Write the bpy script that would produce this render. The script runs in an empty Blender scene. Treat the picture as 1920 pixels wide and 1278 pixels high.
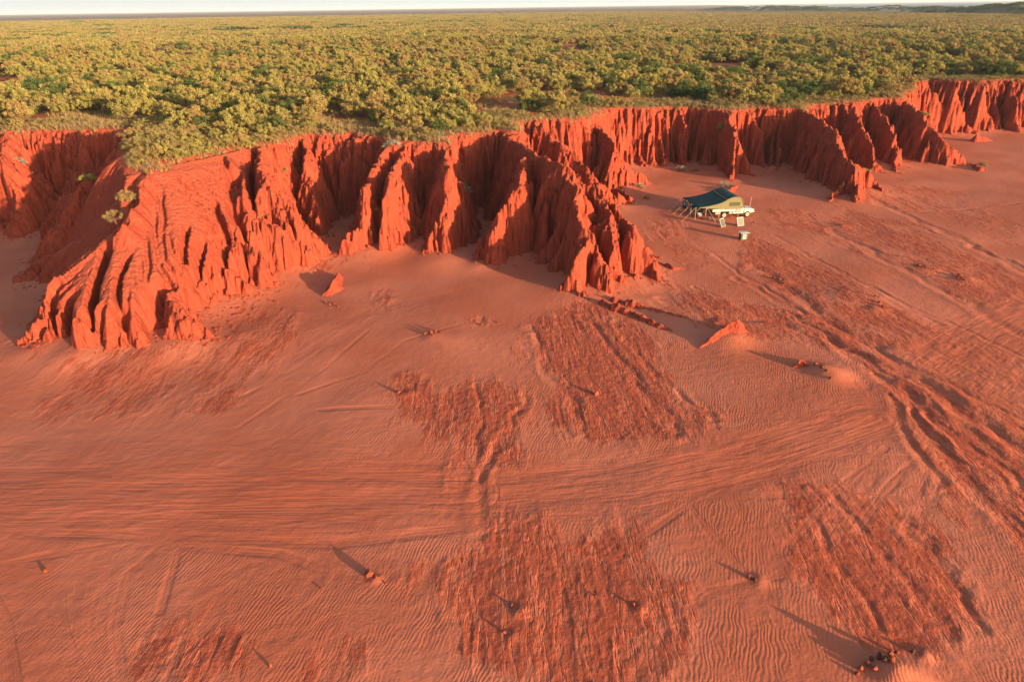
import bpy, bmesh, math, random
import numpy as np
from mathutils import Vector, Matrix, Euler

scene = bpy.context.scene
COL = scene.collection
R = math.radians

# ------------------------------------------------------------------ camera
CAM_H = 26.0
PITCH = R(26.05)
ROLL = R(0.8)
cp, sp = math.cos(PITCH), math.sin(PITCH)
FW = np.array([0.0, cp, -sp])
_r = np.array([1.0, 0, 0]); _u = np.array([0.0, sp, cp])
RT = _r * math.cos(ROLL) - _u * math.sin(ROLL)
UP = _u * math.cos(ROLL) + _r * math.sin(ROLL)
cam_d = bpy.data.cameras.new('camera')
cam_d.sensor_width = 36.0
cam_d.lens = 24.0
cam_d.clip_start = 0.5
cam_d.clip_end = 60000.0
cam = bpy.data.objects.new('camera', cam_d)
COL.objects.link(cam)
M = Matrix(((RT[0], UP[0], -FW[0], 0), (RT[1], UP[1], -FW[1], 0), (RT[2], UP[2], -FW[2], CAM_H), (0, 0, 0, 1)))
cam.matrix_world = M
scene.camera = cam

# ------------------------------------------------------------------ sun, sky, exposure
SUN_EL = R(7.1)
SUN_AZ = math.atan2(0.75, -0.66)          # sun stands to the right and behind the viewer (x, y)
w = bpy.data.worlds.new('World')
scene.world = w
w.use_nodes = True
nt = w.node_tree
nt.nodes.clear()
sky = nt.nodes.new('ShaderNodeTexSky')
sky.sky_type = 'NISHITA'
sky.sun_disc = False
sky.sun_elevation = SUN_EL
sky.sun_rotation = SUN_AZ
sky.air_density = 1.0
sky.dust_density = 2.2
sky.ozone_density = 1.0
bg = nt.nodes.new('ShaderNodeBackground')
bg.inputs['Strength'].default_value = 0.14
wo = nt.nodes.new('ShaderNodeOutputWorld')
# the pale band low over the horizon
tc = nt.nodes.new('ShaderNodeTexCoord'); sx = nt.nodes.new('ShaderNodeSeparateXYZ'); nt.links.new(tc.outputs['Generated'], sx.inputs[0])
mr = nt.nodes.new('ShaderNodeMapRange'); mr.interpolation_type = 'SMOOTHSTEP'; mr.clamp = True
mr.inputs[1].default_value = -0.02; mr.inputs[2].default_value = 0.22; mr.inputs[3].default_value = 1; mr.inputs[4].default_value = 0
nt.links.new(sx.outputs[2], mr.inputs[0])
mx = nt.nodes.new('ShaderNodeMix'); mx.data_type = 'RGBA'; nt.links.new(mr.outputs[0], mx.inputs[0])
nt.links.new(sky.outputs[0], mx.inputs[6]); mx.inputs[7].default_value = (2.3, 2.33, 2.25, 1)
nt.links.new(mx.outputs[2], bg.inputs[0])
nt.links.new(bg.outputs[0], wo.inputs[0])
sl = bpy.data.lights.new('sun', 'SUN')
sl.energy = 5.0
sl.angle = R(0.55)
sl.color = (1.0, 0.72, 0.42)
so = bpy.data.objects.new('sun', sl)
COL.objects.link(so)
sd = Vector((math.sin(SUN_AZ) * math.cos(SUN_EL), math.cos(SUN_AZ) * math.cos(SUN_EL), math.sin(SUN_EL)))
so.rotation_euler = sd.to_track_quat('Z', 'Y').to_euler()
so.location = (60, -60, 60)
scene.view_settings.view_transform = 'Standard'
scene.view_settings.look = 'None'
scene.view_settings.exposure = 1.47
scene.view_settings.gamma = 1.0
scene.cycles.max_bounces = 5
scene.cycles.diffuse_bounces = 3

# ------------------------------------------------------------------ helpers
rng = np.random.default_rng(11)

def zplat(X):
    return np.interp(X, [-60, -35, 0, 30, 60, 90, 130, 200], [10.9, 10.8, 10.3, 9.5, 9.4, 9.6, 10.3, 10.5])

def ray(px, py):
    return FW + (px - 960) / 1280.0 * RT + (639 - py) / 1280.0 * UP

def unp(px, py, z=0.0):
    """point on the level z seen at a photograph position; z='p' is the plateau level"""
    d = ray(px, py)
    if z == 'p':
        zz = 10.3
        for _ in range(8):
            t = (zz - CAM_H) / d[2]
            zz = float(zplat(d[0] * t))
        return (d[0] * t, d[1] * t, zz)
    t = (z - CAM_H) / d[2]
    return (d[0] * t, d[1] * t, float(z))

_tab = np.random.default_rng(5).random((256, 256)).astype(np.float32)

def vnoise(x, y, seed=0):
    x = x + seed * 17.31; y = y + seed * 9.77
    xi = np.floor(x); yi = np.floor(y)
    fx = (x - xi).astype(np.float32); fy = (y - yi).astype(np.float32)
    xi = xi.astype(np.int32) & 255; yi = yi.astype(np.int32) & 255
    x1 = (xi + 1) & 255; y1 = (yi + 1) & 255
    fx = fx * fx * fx * (fx * (fx * 6 - 15) + 10); fy = fy * fy * fy * (fy * (fy * 6 - 15) + 10)
    a = _tab[yi, xi]; b = _tab[yi, x1]; c = _tab[y1, xi]; d = _tab[y1, x1]
    return ((a * (1 - fx) + b * fx) * (1 - fy) + (c * (1 - fx) + d * fx) * fy) * 2 - 1

def fbm(x, y, octs=4, seed=0, gain=0.5):
    s = 0; a = 1.0; n = 0
    for i in range(octs):
        s = s + a * vnoise(x, y, seed + i * 3.3); n += a
        x, y = (x * 0.8 - y * 0.6) * 2.03, (x * 0.6 + y * 0.8) * 2.03
        a *= gain
    return s / n

def ridged(x, y, octs=3, seed=0):
    s = 0; a = 1.0; n = 0
    for i in range(octs):
        s = s + a * (1 - 2 * np.abs(vnoise(x, y, seed + i * 5.1))); n += a
        x, y = (x * 0.8 - y * 0.6) * 2.03, (x * 0.6 + y * 0.8) * 2.03
        a *= 0.5
    return s / n

def sstep(a, b, x):
    t = np.clip((x - a) / (b - a), 0, 1)
    return t * t * (3 - 2 * t)

def inside(poly, X, Y):
    res = np.zeros(X.shape, bool)
    n = len(poly)
    for i in range(n):
        x0, y0 = poly[i]; x1, y1 = poly[(i + 1) % n]
        if y0 == y1: continue
        c = ((y0 > Y) != (y1 > Y)) & (X < (x1 - x0) * (Y - y0) / (y1 - y0) + x0)
        res ^= c
    return res

def blur(A, r, n=2):
    r = int(r)
    for _ in range(n):
        for ax in (0, 1):
            P = np.pad(A, [(r + 1, r) if i == ax else (0, 0) for i in (0, 1)], mode='edge')
            Cs = np.cumsum(P, axis=ax, dtype=np.float64)
            if ax == 0: A = ((Cs[2 * r + 1:] - Cs[:-(2 * r + 1)]) / (2 * r + 1)).astype(np.float32)
            else: A = ((Cs[:, 2 * r + 1:] - Cs[:, :-(2 * r + 1)]) / (2 * r + 1)).astype(np.float32)
    return A

def tag(o, label=None, cat=None, group=None, kind=None):
    if label: o['label'] = label
    if cat: o['category'] = cat
    if group: o['group'] = group
    if kind: o['kind'] = kind
    return o
# ------------------------------------------------------------------ cliff height field
QUAL = 1.0
GX0, GX1, GY0, GY1, GR = -96.0, 190.0, 40.0, 236.0, 0.2
gx = np.arange(GX0, GX1, GR, dtype=np.float32); gy = np.arange(GY0, GY1, GR, dtype=np.float32)
GXX, GYY = np.meshgrid(gx, gy)

# rim of the plateau: (px, py, steepness of the wall below it)
RIM = [(-420, 262, 1.3), (-200, 255, 1.3), (-60, 250, 1.7), (0, 248, 1.7), (60, 246, 1.6), (120, 245, 1.5), (180, 244, 1.3), (235, 244, 1.1),
       (262, 254, .9), (240, 272, 1.0), (226, 288, 1.0), (243, 316, 1.2), (262, 324, 1.0), (300, 313, .45), (380, 292, .5), (430, 281, .7),
       (500, 268, 1.1), (548, 256, 1.3), (575, 251, 1.1), (640, 249, 1.0), (705, 254, 1.1), (730, 266, 1.5), (760, 265, 1.6), (845, 268, 1.6),
       (856, 254, 1.4), (890, 249, 1.3), (940, 246, 1.5), (975, 252, 1.6), (986, 244, 1.8), (968, 229, 2.0), (1000, 226, 2.0), (1060, 223, 1.6), (1100, 220, 1.5),
       (1128, 210, 1.3), (1150, 205, 1.2), (1190, 203, 1.05), (1300, 200, 1.0), (1350, 205, 1.0), (1368, 206, 1.0), (1420, 202, .85), (1500, 205, .85), (1514, 206, 1.1),
       (1528, 195, 1.2), (1600, 191, 1.0), (1690, 181, 1.0), (1722, 164, 1.4), (1712, 153, 1.2), (1745, 150, 1.0),
       (1850, 152, .9), (1920, 149, .9), (2060, 146, .9), (2300, 150, 2.0)]
rimw = [unp(a, b, 'p')[:2] + (k * (1.0 if a < 470 else 1.75),) for a, b, k in RIM]
poly = [(x, y) for x, y, k in rimw] + [(400, rimw[-1][1] + 5), (400, 900), (-600, 900), (-600, rimw[0][1])]
ridges = [
    # left promontory: its crest and the low steep edge of the broad sunny face
    [(270, 322, 10.7, 1.2), (258, 350, 10.0, 1.3), (215, 432, 7.8, 1.4), (160, 470, 6.4, 1.5), (110, 515, 4.9, 2.0), (72, 590, 2.4, 2.0), (38, 655, 0, 1.9)],
    [(110, 515, 4.6, 1.4), (95, 590, 2.4, 1.5), (100, 655, 0, 1.6)],
    [(150, 590, 3.3, 1.7), (160, 665, 0, 1.8)],
    [(205, 570, 3.8, 1.7), (205, 668, 0, 1.8)],
    [(248, 560, 3.8, 1.5), (262, 612, 1.8, 1.5), (262, 655, 0, 1.5)],
    [(325, 540, 3.9, 1.5), (345, 590, 2.3, 1.2), (350, 640, 0, 1.2)],
    [(345, 560, 3.2, 1.1), (400, 605, 0.1, 1.0)],
    [(440, 430, 5.5, 1.2), (478, 470, 3.8, 1.5), (500, 505, 1.5, 1.6), (505, 540, 0, 1.6)],
    [(440, 450, 4.9, 1.3), (425, 500, 2.8, 1.5), (440, 550, 0.3, 1.6)],
    [(400, 480, 4.3, 1.3), (385, 540, 1.9, 1.5), (400, 570, .4, 1.5)],
    [(435, 284, 10.6, 1.2), (448, 350, 8.6, 1.6), (470, 410, 6.0, 1.9), (515, 490, 0, 2.2)],
    # two narrow buttresses right of it
    [(488, 275, 10.6, 1.3), (505, 335, 9.2, 1.5), (548, 405, 5.6, 1.7), (590, 445, 2.6, 1.8), (612, 468, 0, 1.8)],
    [(505, 335, 9.2, 1.5), (540, 420, 4.6, 1.7), (572, 490, 0, 1.7)],
    [(568, 256, 10.5, 1.4), (575, 300, 8.6, 1.6), (592, 360, 5.0, 1.7), (618, 440, 0.6, 1.8)],
    # central buttresses
    [(728, 268, 10.3, 1.3), (706, 305, 9.0, 1.6), (683, 368, 6.2, 2.0), (662, 428, 3.0, 2.2), (628, 483, 0, 2.2)],
    [(758, 268, 10.3, 1.3), (735, 330, 8.2, 1.6), (716, 395, 4.8, 1.9), (702, 456, 0, 2.0)],
    [(755, 300, 9.0, 1.4), (758, 370, 5.5, 1.7), (748, 452, 0, 1.9)],
    [(838, 270, 10.3, 1.4), (836, 325, 8.6, 1.7), (825, 380, 5.6, 1.9), (815, 425, 2.9, 2.0), (792, 480, 0, 2.1)],
    [(825, 380, 5.6, 1.9), (838, 430, 2.8, 2.1), (845, 480, 0, 2.2)],
    # big central promontory
    [(964, 252, 10.2, 1.4), (1000, 284, 10.2, 1.4), (1062, 318, 9.6, 1.4), (1112, 352, 7.9, 1.5), (1150, 390, 6.4, 1.5), (1190, 440, 4.4, 1.5), (1218, 482, 2.0, 1.6), (1236, 530, 0, 1.6)],
    [(985, 290, 10.0, 1.5), (976, 352, 7.7, 1.8), (937, 390, 6.0, 1.8), (915, 430, 3.5, 2.0), (888, 492, 0, 2.2)],
    [(1062, 318, 9.6, 1.5), (1085, 390, 7.0, 1.6), (1100, 440, 4.9, 1.6), (1078, 480, 3.7, 2.4), (1085, 520, 1.8, 2.4), (1096, 566, 0, 2.4)],
    [(1112, 352, 7.9, 1.5), (1148, 445, 4.6, 1.6), (1180, 535, 0, 1.8)],
    [(1100, 430, 5.1, 1.5), (1130, 500, 2.6, 1.7), (1150, 552, 0, 1.9)],
    [(1040, 325, 9.1, 1.6), (1030, 400, 5.3, 1.7), (1018, 465, 1.6, 1.8), (1010, 500, 0, 1.8)],
    # bay behind the camp
    [(1118, 214, 9.9, 1.0), (1160, 270, 6.8, 1.1), (1200, 318, 2.6, 1.3), (1230, 346, 0, 1.5)],
    [(1010, 230, 10.1, 1.0), (1064, 272, 7.6, 1.1), (1130, 340, 3.4, 1.3), (1188, 382, 0, 1.5)],
    [(1236, 203, 9.5, 2.4), (1240, 260, 4.5, 2.6), (1245, 308, 0, 2.8)],
    [(1356, 206, 9.4, 2.2), (1385, 250, 6.8, 2.4), (1410, 300, 2.8, 2.4), (1426, 334, 0, 2.4)],
    [(1385, 250, 6.8, 2.4), (1375, 300, 3.0, 2.6), (1366, 340, 0, 2.6)],
    [(1514, 207, 9.4, 1.7), (1560, 236, 8.3, 1.7), (1590, 290, 5.5, 1.8), (1608, 335, 3.0, 2.0), (1602, 385, 0, 2.2)],
    [(1590, 290, 5.5, 1.8), (1640, 330, 2.0, 2.2), (1652, 364, 0, 2.3)],
    [(1600, 310, 4.3, 2.0), (1566, 345, 2.0, 2.2), (1552, 380, 0, 2.4)],
    [(1600, 195, 9.4, 1.2), (1622, 250, 5.5, 1.4), (1640, 300, 2.0, 1.7), (1650, 325, 0, 1.7)],
    [(1645, 188, 9.4, 1.2), (1667, 240, 5.9, 1.4), (1682, 290, 2.0, 1.7), (1688, 326, 0, 1.7)],
    [(1700, 184, 9.5, 1.2), (1740, 225, 7.0, 1.3), (1782, 265, 4.0, 1.2), (1820, 307, 0, 1.7)],
    [(1740, 225, 7.0, 2.0), (1745, 260, 3.4, 2.2), (1750, 290, 0, 2.4)],
    [(1740, 160, 9.9, 2.2), (1790, 215, 3.9, 2.2), (1834, 252, 0, 2.2)],
    [(1790, 160, 9.9, 2.2), (1800, 205, 5.0, 2.4), (1812, 240, 0.6, 2.4)],
    [(1850, 156, 9.9, 2.2), (1858, 205, 4.6, 2.4), (1870, 246, 0, 2.4)],
    [(1905, 153, 9.9, 2.2), (1912, 205, 4.6, 2.4), (1916, 250, 0, 2.4)],
    [(0, 250, 10.9, 1.1), (10, 300, 9.0, 1.3), (20, 370, 4.8, 1.6), (30, 432, 0, 1.8)],
    [(-90, 254, 10.9, 1.1), (-80, 320, 7.8, 1.3), (-60, 430, 0, 1.6)],
    [(228, 288, 10.7, .7), (165, 335, 8.2, .8), (110, 385, 3.6, 1.0), (85, 440, 0, 1.2)],
]
wx = fbm(GXX / 7.0, GYY / 7.0, 3, 1) * 1.5 + fbm(GXX / 1.9, GYY / 1.9, 2, 2) * 0.38
wy = fbm(GXX / 7.0, GYY / 7.0, 3, 7) * 1.5 + fbm(GXX / 1.9, GYY / 1.9, 2, 8) * 0.38
PX = GXX + wx * .8; PY = GYY + wy * .8

hp = [unp(a, b, z)[:2] for a, b, z in ((150, 340, 9), (470, 270, 10.6), (470, 360, 8), (400, 440, 6), (330, 520, 4), (330, 650, 0), (100, 660, 0), (100, 520, 5), (90, 440, 3))]
SOFT = 1 - .8 * blur(inside(hp, GXX, GYY).astype(np.float32), 6, 2)

def polydist(pts, vals, PX, PY):
    """distance to a polyline, arc length of the nearest point, values interpolated there"""
    best = np.full(PX.shape, 1e9, np.float32); arc = np.zeros_like(best)
    outs = [np.zeros_like(best) for _ in vals]
    s0 = 0.0
    for i in range(len(pts) - 1):
        ax, ay = pts[i][:2]; bx, by = pts[i + 1][:2]
        dx, dy = bx - ax, by - ay; L2 = dx * dx + dy * dy + 1e-9; L = math.sqrt(L2)
        t = np.clip(((PX - ax) * dx + (PY - ay) * dy) / L2, 0, 1)
        d = np.hypot(PX - ax - t * dx, PY - ay - t * dy)
        m = d < best
        best = np.where(m, d, best); arc = np.where(m, s0 + t * L, arc)
        for o, v in enumerate(vals):
            outs[o] = np.where(m, v[i] + (v[i + 1] - v[i]) * t, outs[o])
        s0 += L
    return best, arc, outs

drim, arim, (krim,) = polydist(rimw, [[k for _, _, k in rimw]], PX, PY)
ins = inside(poly, PX, PY)
sd_ = np.where(ins, -drim, drim)
fl = (ridged(arim / 2.8, sd_ / 14.0, 2, 3) * 1.35 + ridged(arim / .95, sd_ / 9.0, 2, 13) * 0.45) * (SOFT * 1.1 - .15) * (1 + .45 * sstep(15, 30, GXX) + .3 * sstep(70, 90, GXX)) + ridged(arim / 6.8, sd_ / 30.0, 1, 23) * 1.9 * sstep(14, 24, GXX) + .9 * sstep(14, 24, GXX)
dd = np.maximum(sd_ + fl * sstep(0, 2, sd_), 0)
ZP = zplat(GXX).astype(np.float32) + .9 * np.exp(-((GXX + 45) / 5.5) ** 2 - ((GYY - 83) / 8) ** 2) + fbm(GXX / 18, GYY / 18, 2, 4) * 0.25  # local rise on the promontory top is added to throw shade into the left bay
H = ZP - krim * (np.sqrt(dd * dd + 0.5) - 0.7071) - 0.10 * np.clip(1.8 + sd_, 0, 1.8) ** 2 * (1 - sstep(0, 3, sd_))
H = np.where(sd_ > 14, -3.0, H).astype(np.float32)
for ri, rd in enumerate(ridges):
    pts = []
    for q, (a, b, z, k) in enumerate(rd):
        p = unp(a, b, z); pts.append((p[0], p[1], z, k * (1.0 if (a < 480 and rd[0][0] < 470) else 1.5)))
    xs = [p[0] for p in pts]; ys = [p[1] for p in pts]; mg = 17
    i0 = max(int((min(ys) - mg - GY0) / GR), 0); i1 = min(int((max(ys) + mg - GY0) / GR), len(gy))
    j0 = max(int((min(xs) - mg - GX0) / GR), 0); j1 = min(int((max(xs) + mg - GX0) / GR), len(gx))
    if i1 <= i0 or j1 <= j0: continue
    sx = PX[i0:i1, j0:j1]; sy = PY[i0:i1, j0:j1]
    d, s, (z, k) = polydist(pts, [[p[2] for p in pts], [p[3] for p in pts]], sx, sy)
    hz = max(z_ for *_, z_, _k in pts)
    crest = (vnoise(s / 1.6, s * 0 + ri * 3.7, 5) * 0.55 + vnoise(s / 4, s * 0 + ri, 6) * 0.5) * sstep(0, 2, hz - z + .8) * sstep(0, 1.5, z)
    f = (ridged(s / 2.1 + ri * 7.1, d / 9.0, 2, 9) * 0.72 + ridged(s / .75 + ri * 3.1, d / 6.0, 2, 19) * 0.28) * SOFT[i0:i1, j0:j1] * sstep(0.1, 1.6, d)
    z2 = z + crest - k * (np.sqrt(np.maximum(d + f, 0) ** 2 + 0.06) - 0.245)
    if ri == 0:
        de = np.maximum(d + f, 0); z2 = z + crest - k * np.where(de < 3.5, de, 3.5 + (de - 3.5) * .42)
    z2 = np.where((d > 15), -3, z2)
    # do not let a ridge rise above the plateau behind it
    H[i0:i1, j0:j1] = np.maximum(H[i0:i1, j0:j1], np.minimum(z2, ZP[i0:i1, j0:j1]))
TRI = [(300, 313, 10.75), (215, 432, 7.2), (110, 515, 4.6), (470, 275, 10.6), (450, 410, 6.2), (330, 450, 6.3), (205, 560, 4.0), (150, 590, 3.2),
       (325, 545, 3.7), (248, 560, 3.9), (400, 480, 4.2), (450, 470, 4.3), (100, 590, 2.6), (235, 330, 10.4)]
TRI = [unp(a, b, z) for a, b, z in TRI]
for ia, ib, ic in ((0, 3, 4), (0, 4, 5), (0, 5, 1), (13, 0, 1), (1, 5, 6), (1, 6, 2), (2, 6, 7), (6, 5, 9), (9, 5, 8), (5, 10, 8), (5, 4, 10), (4, 11, 10), (2, 7, 12)):
    A_, B_, C_ = TRI[ia], TRI[ib], TRI[ic]
    den = (B_[1] - C_[1]) * (A_[0] - C_[0]) + (C_[0] - B_[0]) * (A_[1] - C_[1])
    l1 = ((B_[1] - C_[1]) * (GXX - C_[0]) + (C_[0] - B_[0]) * (GYY - C_[1])) / den
    l2 = ((C_[1] - A_[1]) * (GXX - C_[0]) + (A_[0] - C_[0]) * (GYY - C_[1])) / den
    l3 = 1 - l1 - l2
    m_ = (l1 > -.02) & (l2 > -.02) & (l3 > -.02)
    zt = l1 * A_[2] + l2 * B_[2] + l3 * C_[2]
    H[m_] = np.maximum(H[m_], np.minimum(zt[m_], ZP[m_]))
CLEFT = [([(197, 455, 6.5), (188, 520, 4.6), (172, 585, 3), (182, 650, 0)], .42, 1.9), ([(142, 545, 4), (122, 600, 2.4), (133, 665, 0)], .5, 2.0),
         ([(318, 520, 4.4), (287, 570, 3), (298, 625, .6)], .75, 2.2), ([(437, 305, 10), (442, 350, 8.4), (452, 410, 6.2)], .7, 1.6),
         ([(482, 292, 10), (478, 330, 8.5), (490, 400, 5)], .5, 1.3), ([(350, 420, 6.9), (345, 480, 5.2)], .2, .7), ([(405, 370, 8), (425, 430, 6)], .25, .8),
         ([(240, 480, 5.7), (228, 530, 4.4), (232, 610, 1.8)], .22, .8), ([(218, 590, 3), (222, 660, 0)], .3, 1.0), ([(380, 440, 6), (365, 510, 4)], .25, .9), ([(430, 450, 5), (410, 520, 2.5)], .3, .9)]
for p_, w_, d_ in CLEFT:
    q_ = [unp(a, b, z) for a, b, z in p_]
    x0 = min(a[0] for a in q_) - 4; x1 = max(a[0] for a in q_) + 4; y0 = min(a[1] for a in q_) - 4; y1 = max(a[1] for a in q_) + 4
    i0 = int((y0 - GY0) / GR); i1 = int((y1 - GY0) / GR); j0 = int((x0 - GX0) / GR); j1 = int((x1 - GX0) / GR)
    dcl, scl, _ = polydist(q_, [], GXX[i0:i1, j0:j1] + wx[i0:i1, j0:j1] * .35, GYY[i0:i1, j0:j1] + wy[i0:i1, j0:j1] * .35)
    H[i0:i1, j0:j1] -= d_ * np.exp(-(dcl / w_) ** 4) * sstep(0, .8, scl)
H += fbm(GXX / 1.3, GYY / 1.3, 3, 21) * 0.18 * (SOFT * 1.1 - .15) * sstep(-0.5, 1.0, H) * (1 - sstep(0.0, 0.6, H - ZP + 0.4))

# running water: drops cut rills down the faces
def erode(H, batches, n, steps, seed, cut):
    rg = np.random.default_rng(seed)
    ny, nx = H.shape
    H = H.copy(); H0 = H.copy()
    cand = np.flatnonzero((H > 0.8) & (sd_ > -1.0))
    for b in range(batches):
        c = cand[rg.integers(0, len(cand), n)]
        y = (c // nx).astype(np.float32) + rg.random(n, dtype=np.float32) ; x = (c % nx).astype(np.float32) + rg.random(n, dtype=np.float32)
        vx = np.zeros(n, np.float32); vy = np.zeros(n, np.float32)
        acc = np.zeros(ny * nx, np.float32)
        water = np.zeros(n, np.float32)
        for s in range(steps):
            xi = np.clip(x.astype(np.int32), 1, nx - 3); yi = np.clip(y.astype(np.int32), 1, ny - 3)
            fx = x - xi; fy = y - yi
            h00 = H[yi, xi]; h10 = H[yi, xi + 1]; h01 = H[yi + 1, xi]; h11 = H[yi + 1, xi + 1]
            gxx = (h10 - h00) * (1 - fy) + (h11 - h01) * fy
            gyy = (h01 - h00) * (1 - fx) + (h11 - h10) * fx
            h = (h00 * (1 - fx) + h10 * fx) * (1 - fy) + (h01 * (1 - fx) + h11 * fx) * fy
            slope = np.sqrt(gxx * gxx + gyy * gyy) + 1e-6
            vx = vx * .25 - gxx / slope * .75; vy = vy * .25 - gyy / slope * .75
            L = np.sqrt(vx * vx + vy * vy) + 1e-6
            vx /= L; vy /= L
            alive = (h > 0.15) & (slope > 0.012)
            amt = cut * np.clip(slope / GR, 0, 2.2) * (0.35 + np.minimum(water, 14) * 0.09) * alive
            water = water + alive
            i = yi * nx + xi
            acc += np.bincount(i, amt * (1 - fx) * (1 - fy), ny * nx).astype(np.float32)
            acc += np.bincount(i + 1, amt * fx * (1 - fy), ny * nx).astype(np.float32)
            acc += np.bincount(i + nx, amt * (1 - fx) * fy, ny * nx).astype(np.float32)
            acc += np.bincount(i + nx + 1, amt * fx * fy, ny * nx).astype(np.float32)
            x = np.clip(x + vx * 1.0, 1, nx - 3); y = np.clip(y + vy * 1.0, 1, ny - 3)
            if s % 12 == 11:
                keep = alive
                x = x[keep]; y = y[keep]; vx = vx[keep]; vy = vy[keep]; water = water[keep]
                if len(x) < 50: break
        acc = np.minimum(acc.reshape(ny, nx), 0.10) * SOFT * (1 + .9 * sstep(8, 28, GXX))
        H = H - acc
        H = np.maximum(H, H0 - 2.4)
    return H
ERODE = 16
H = erode(H, ERODE, 42000, 48, 3, 0.010)

def bil(A, X, Y):
    x = np.clip((X - GX0) / GR, 0, A.shape[1] - 1.001); y = np.clip((Y - GY0) / GR, 0, A.shape[0] - 1.001)
    xi = x.astype(np.int32); yi = y.astype(np.int32); fx = (x - xi).astype(np.float32); fy = (y - yi).astype(np.float32)
    return (A[yi, xi] * (1 - fx) + A[yi, xi + 1] * fx) * (1 - fy) + (A[yi + 1, xi] * (1 - fx) + A[yi + 1, xi + 1] * fx) * fy
# closeness to the cliff foot, for the sand fans
FAN = blur((H > 0.3).astype(np.float32), 12, 2)

# ------------------------------------------------------------------ crust patches of the flat, drawn on the ground in metres
CX0, CX1, CY0, CY1, CR = -70.0, 140.0, 6.0, 150.0, 0.2
cxx, cyy = np.meshgrid(np.arange(CX0, CX1, CR, dtype=np.float32), np.arange(CY0, CY1, CR, dtype=np.float32))
CRUST = np.zeros_like(cxx)
PATCH = [
    (1.0, [(740, 700), (810, 698), (835, 740), (862, 742), (890, 705), (925, 710), (945, 740), (990, 745), (1002, 775), (975, 830), (955, 870), (925, 905), (935, 940), (905, 930), (880, 912), (850, 900), (820, 870), (818, 835), (785, 830), (735, 745)]),
    (.95, [(985, 605), (1050, 575), (1090, 560), (1160, 580), (1225, 600), (1255, 680), (1300, 750), (1390, 780), (1370, 805), (1260, 835), (1130, 820), (1030, 795), (1022, 770), (1060, 700), (1000, 690), (975, 640)]),
    (1.0, [(885, 905), (925, 930), (990, 950), (1060, 978), (1130, 985), (1210, 955), (1250, 1010), (1240, 1060), (1200, 1100), (1300, 1080), (1352, 1100), (1358, 1180), (1310, 1290), (1000, 1300), (830, 1290), (820, 1200), (832, 1120), (800, 1060), (850, 1040), (885, 1000)]),
    (1.0, [(1430, 900), (1600, 896), (1640, 928), (1720, 960), (1800, 1060), (1850, 1150), (1780, 1195), (1690, 1215), (1580, 1190), (1530, 1140), (1480, 1060), (1465, 980)]),
    (.9, [(240, 1290), (280, 1200), (330, 1150), (380, 1105), (445, 1110), (400, 1150), (455, 1190), (410, 1290)]),
    (.85, [(560, 1180), (680, 1175), (650, 1290), (570, 1290)]),
    (.9, [(940, 655), (958, 660), (958, 700), (935, 697)]),
    (.8, [(1085, 840), (1120, 850), (1140, 900), (1100, 890)]),
    (.85, [(1095, 935), (1195, 932), (1205, 950), (1150, 965), (1085, 950)]),
    (.8, [(865, 600), (920, 595), (935, 615), (890, 625)]),
    (.75, [(1250, 525), (1380, 560), (1560, 600), (1760, 680), (1930, 770), (1930, 1010), (1800, 910), (1720, 830), (1640, 740), (1560, 660), (1400, 640), (1280, 590)]),
    (.95, [(1620, 735), (1680, 730), (1760, 800), (1930, 960), (1930, 1080), (1860, 1000), (1780, 930), (1690, 850)]),
    (.8, [(1400, 430), (1500, 480), (1600, 525), (1700, 585), (1930, 700), (1930, 750), (1780, 680), (1600, 610), (1500, 560), (1380, 500)]),
    (.7, [(1560, 380), (1700, 420), (1930, 530), (1930, 600), (1800, 560), (1680, 480), (1560, 430)]),
    (.6, [(1420, 390), (1520, 395), (1600, 440), (1660, 480), (1640, 490), (1540, 445), (1440, 420)]),
    (.55, [(20, 770), (60, 700), (200, 650), (400, 640), (480, 700), (400, 780), (200, 790), (60, 800)]),
    (.6, [(440, 560), (560, 570), (565, 650), (500, 720), (380, 800), (340, 760), (430, 680)]),
    (.5, [(655, 560), (720, 530), (760, 570), (700, 600)]),
    (.55, [(1200, 400), (1270, 380), (1300, 440), (1360, 500), (1290, 520), (1230, 470)]),
    (.6, [(1260, 840), (1300, 830), (1350, 890), (1330, 900), (1280, 870)]),
    (.6, [(800, 1030), (850, 1030), (850, 1050), (810, 1060)]),
    (.55, [(1600, 330), (1800, 360), (1930, 430), (1930, 470), (1750, 410), (1620, 380)]),
]
for wgt, pl in PATCH:
    q = [unp(a, b, 0)[:2] for a, b in pl]
    x0 = min(p[0] for p in q); x1 = max(p[0] for p in q); y0 = min(p[1] for p in q); y1 = max(p[1] for p in q)
    j0 = max(int((x0 - CX0) / CR), 0); j1 = int((x1 - CX0) / CR) + 2; i0 = max(int((y0 - CY0) / CR), 0); i1 = int((y1 - CY0) / CR) + 2
    m = inside(q, cxx[i0:i1, j0:j1], cyy[i0:i1, j0:j1])
    CRUST[i0:i1, j0:j1] = np.maximum(CRUST[i0:i1, j0:j1], m * wgt)
CRUST = np.maximum(blur(CRUST, 4, 2), .52 * np.clip(blur(CRUST, 11, 2) * 1.6, 0, 1))

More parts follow.
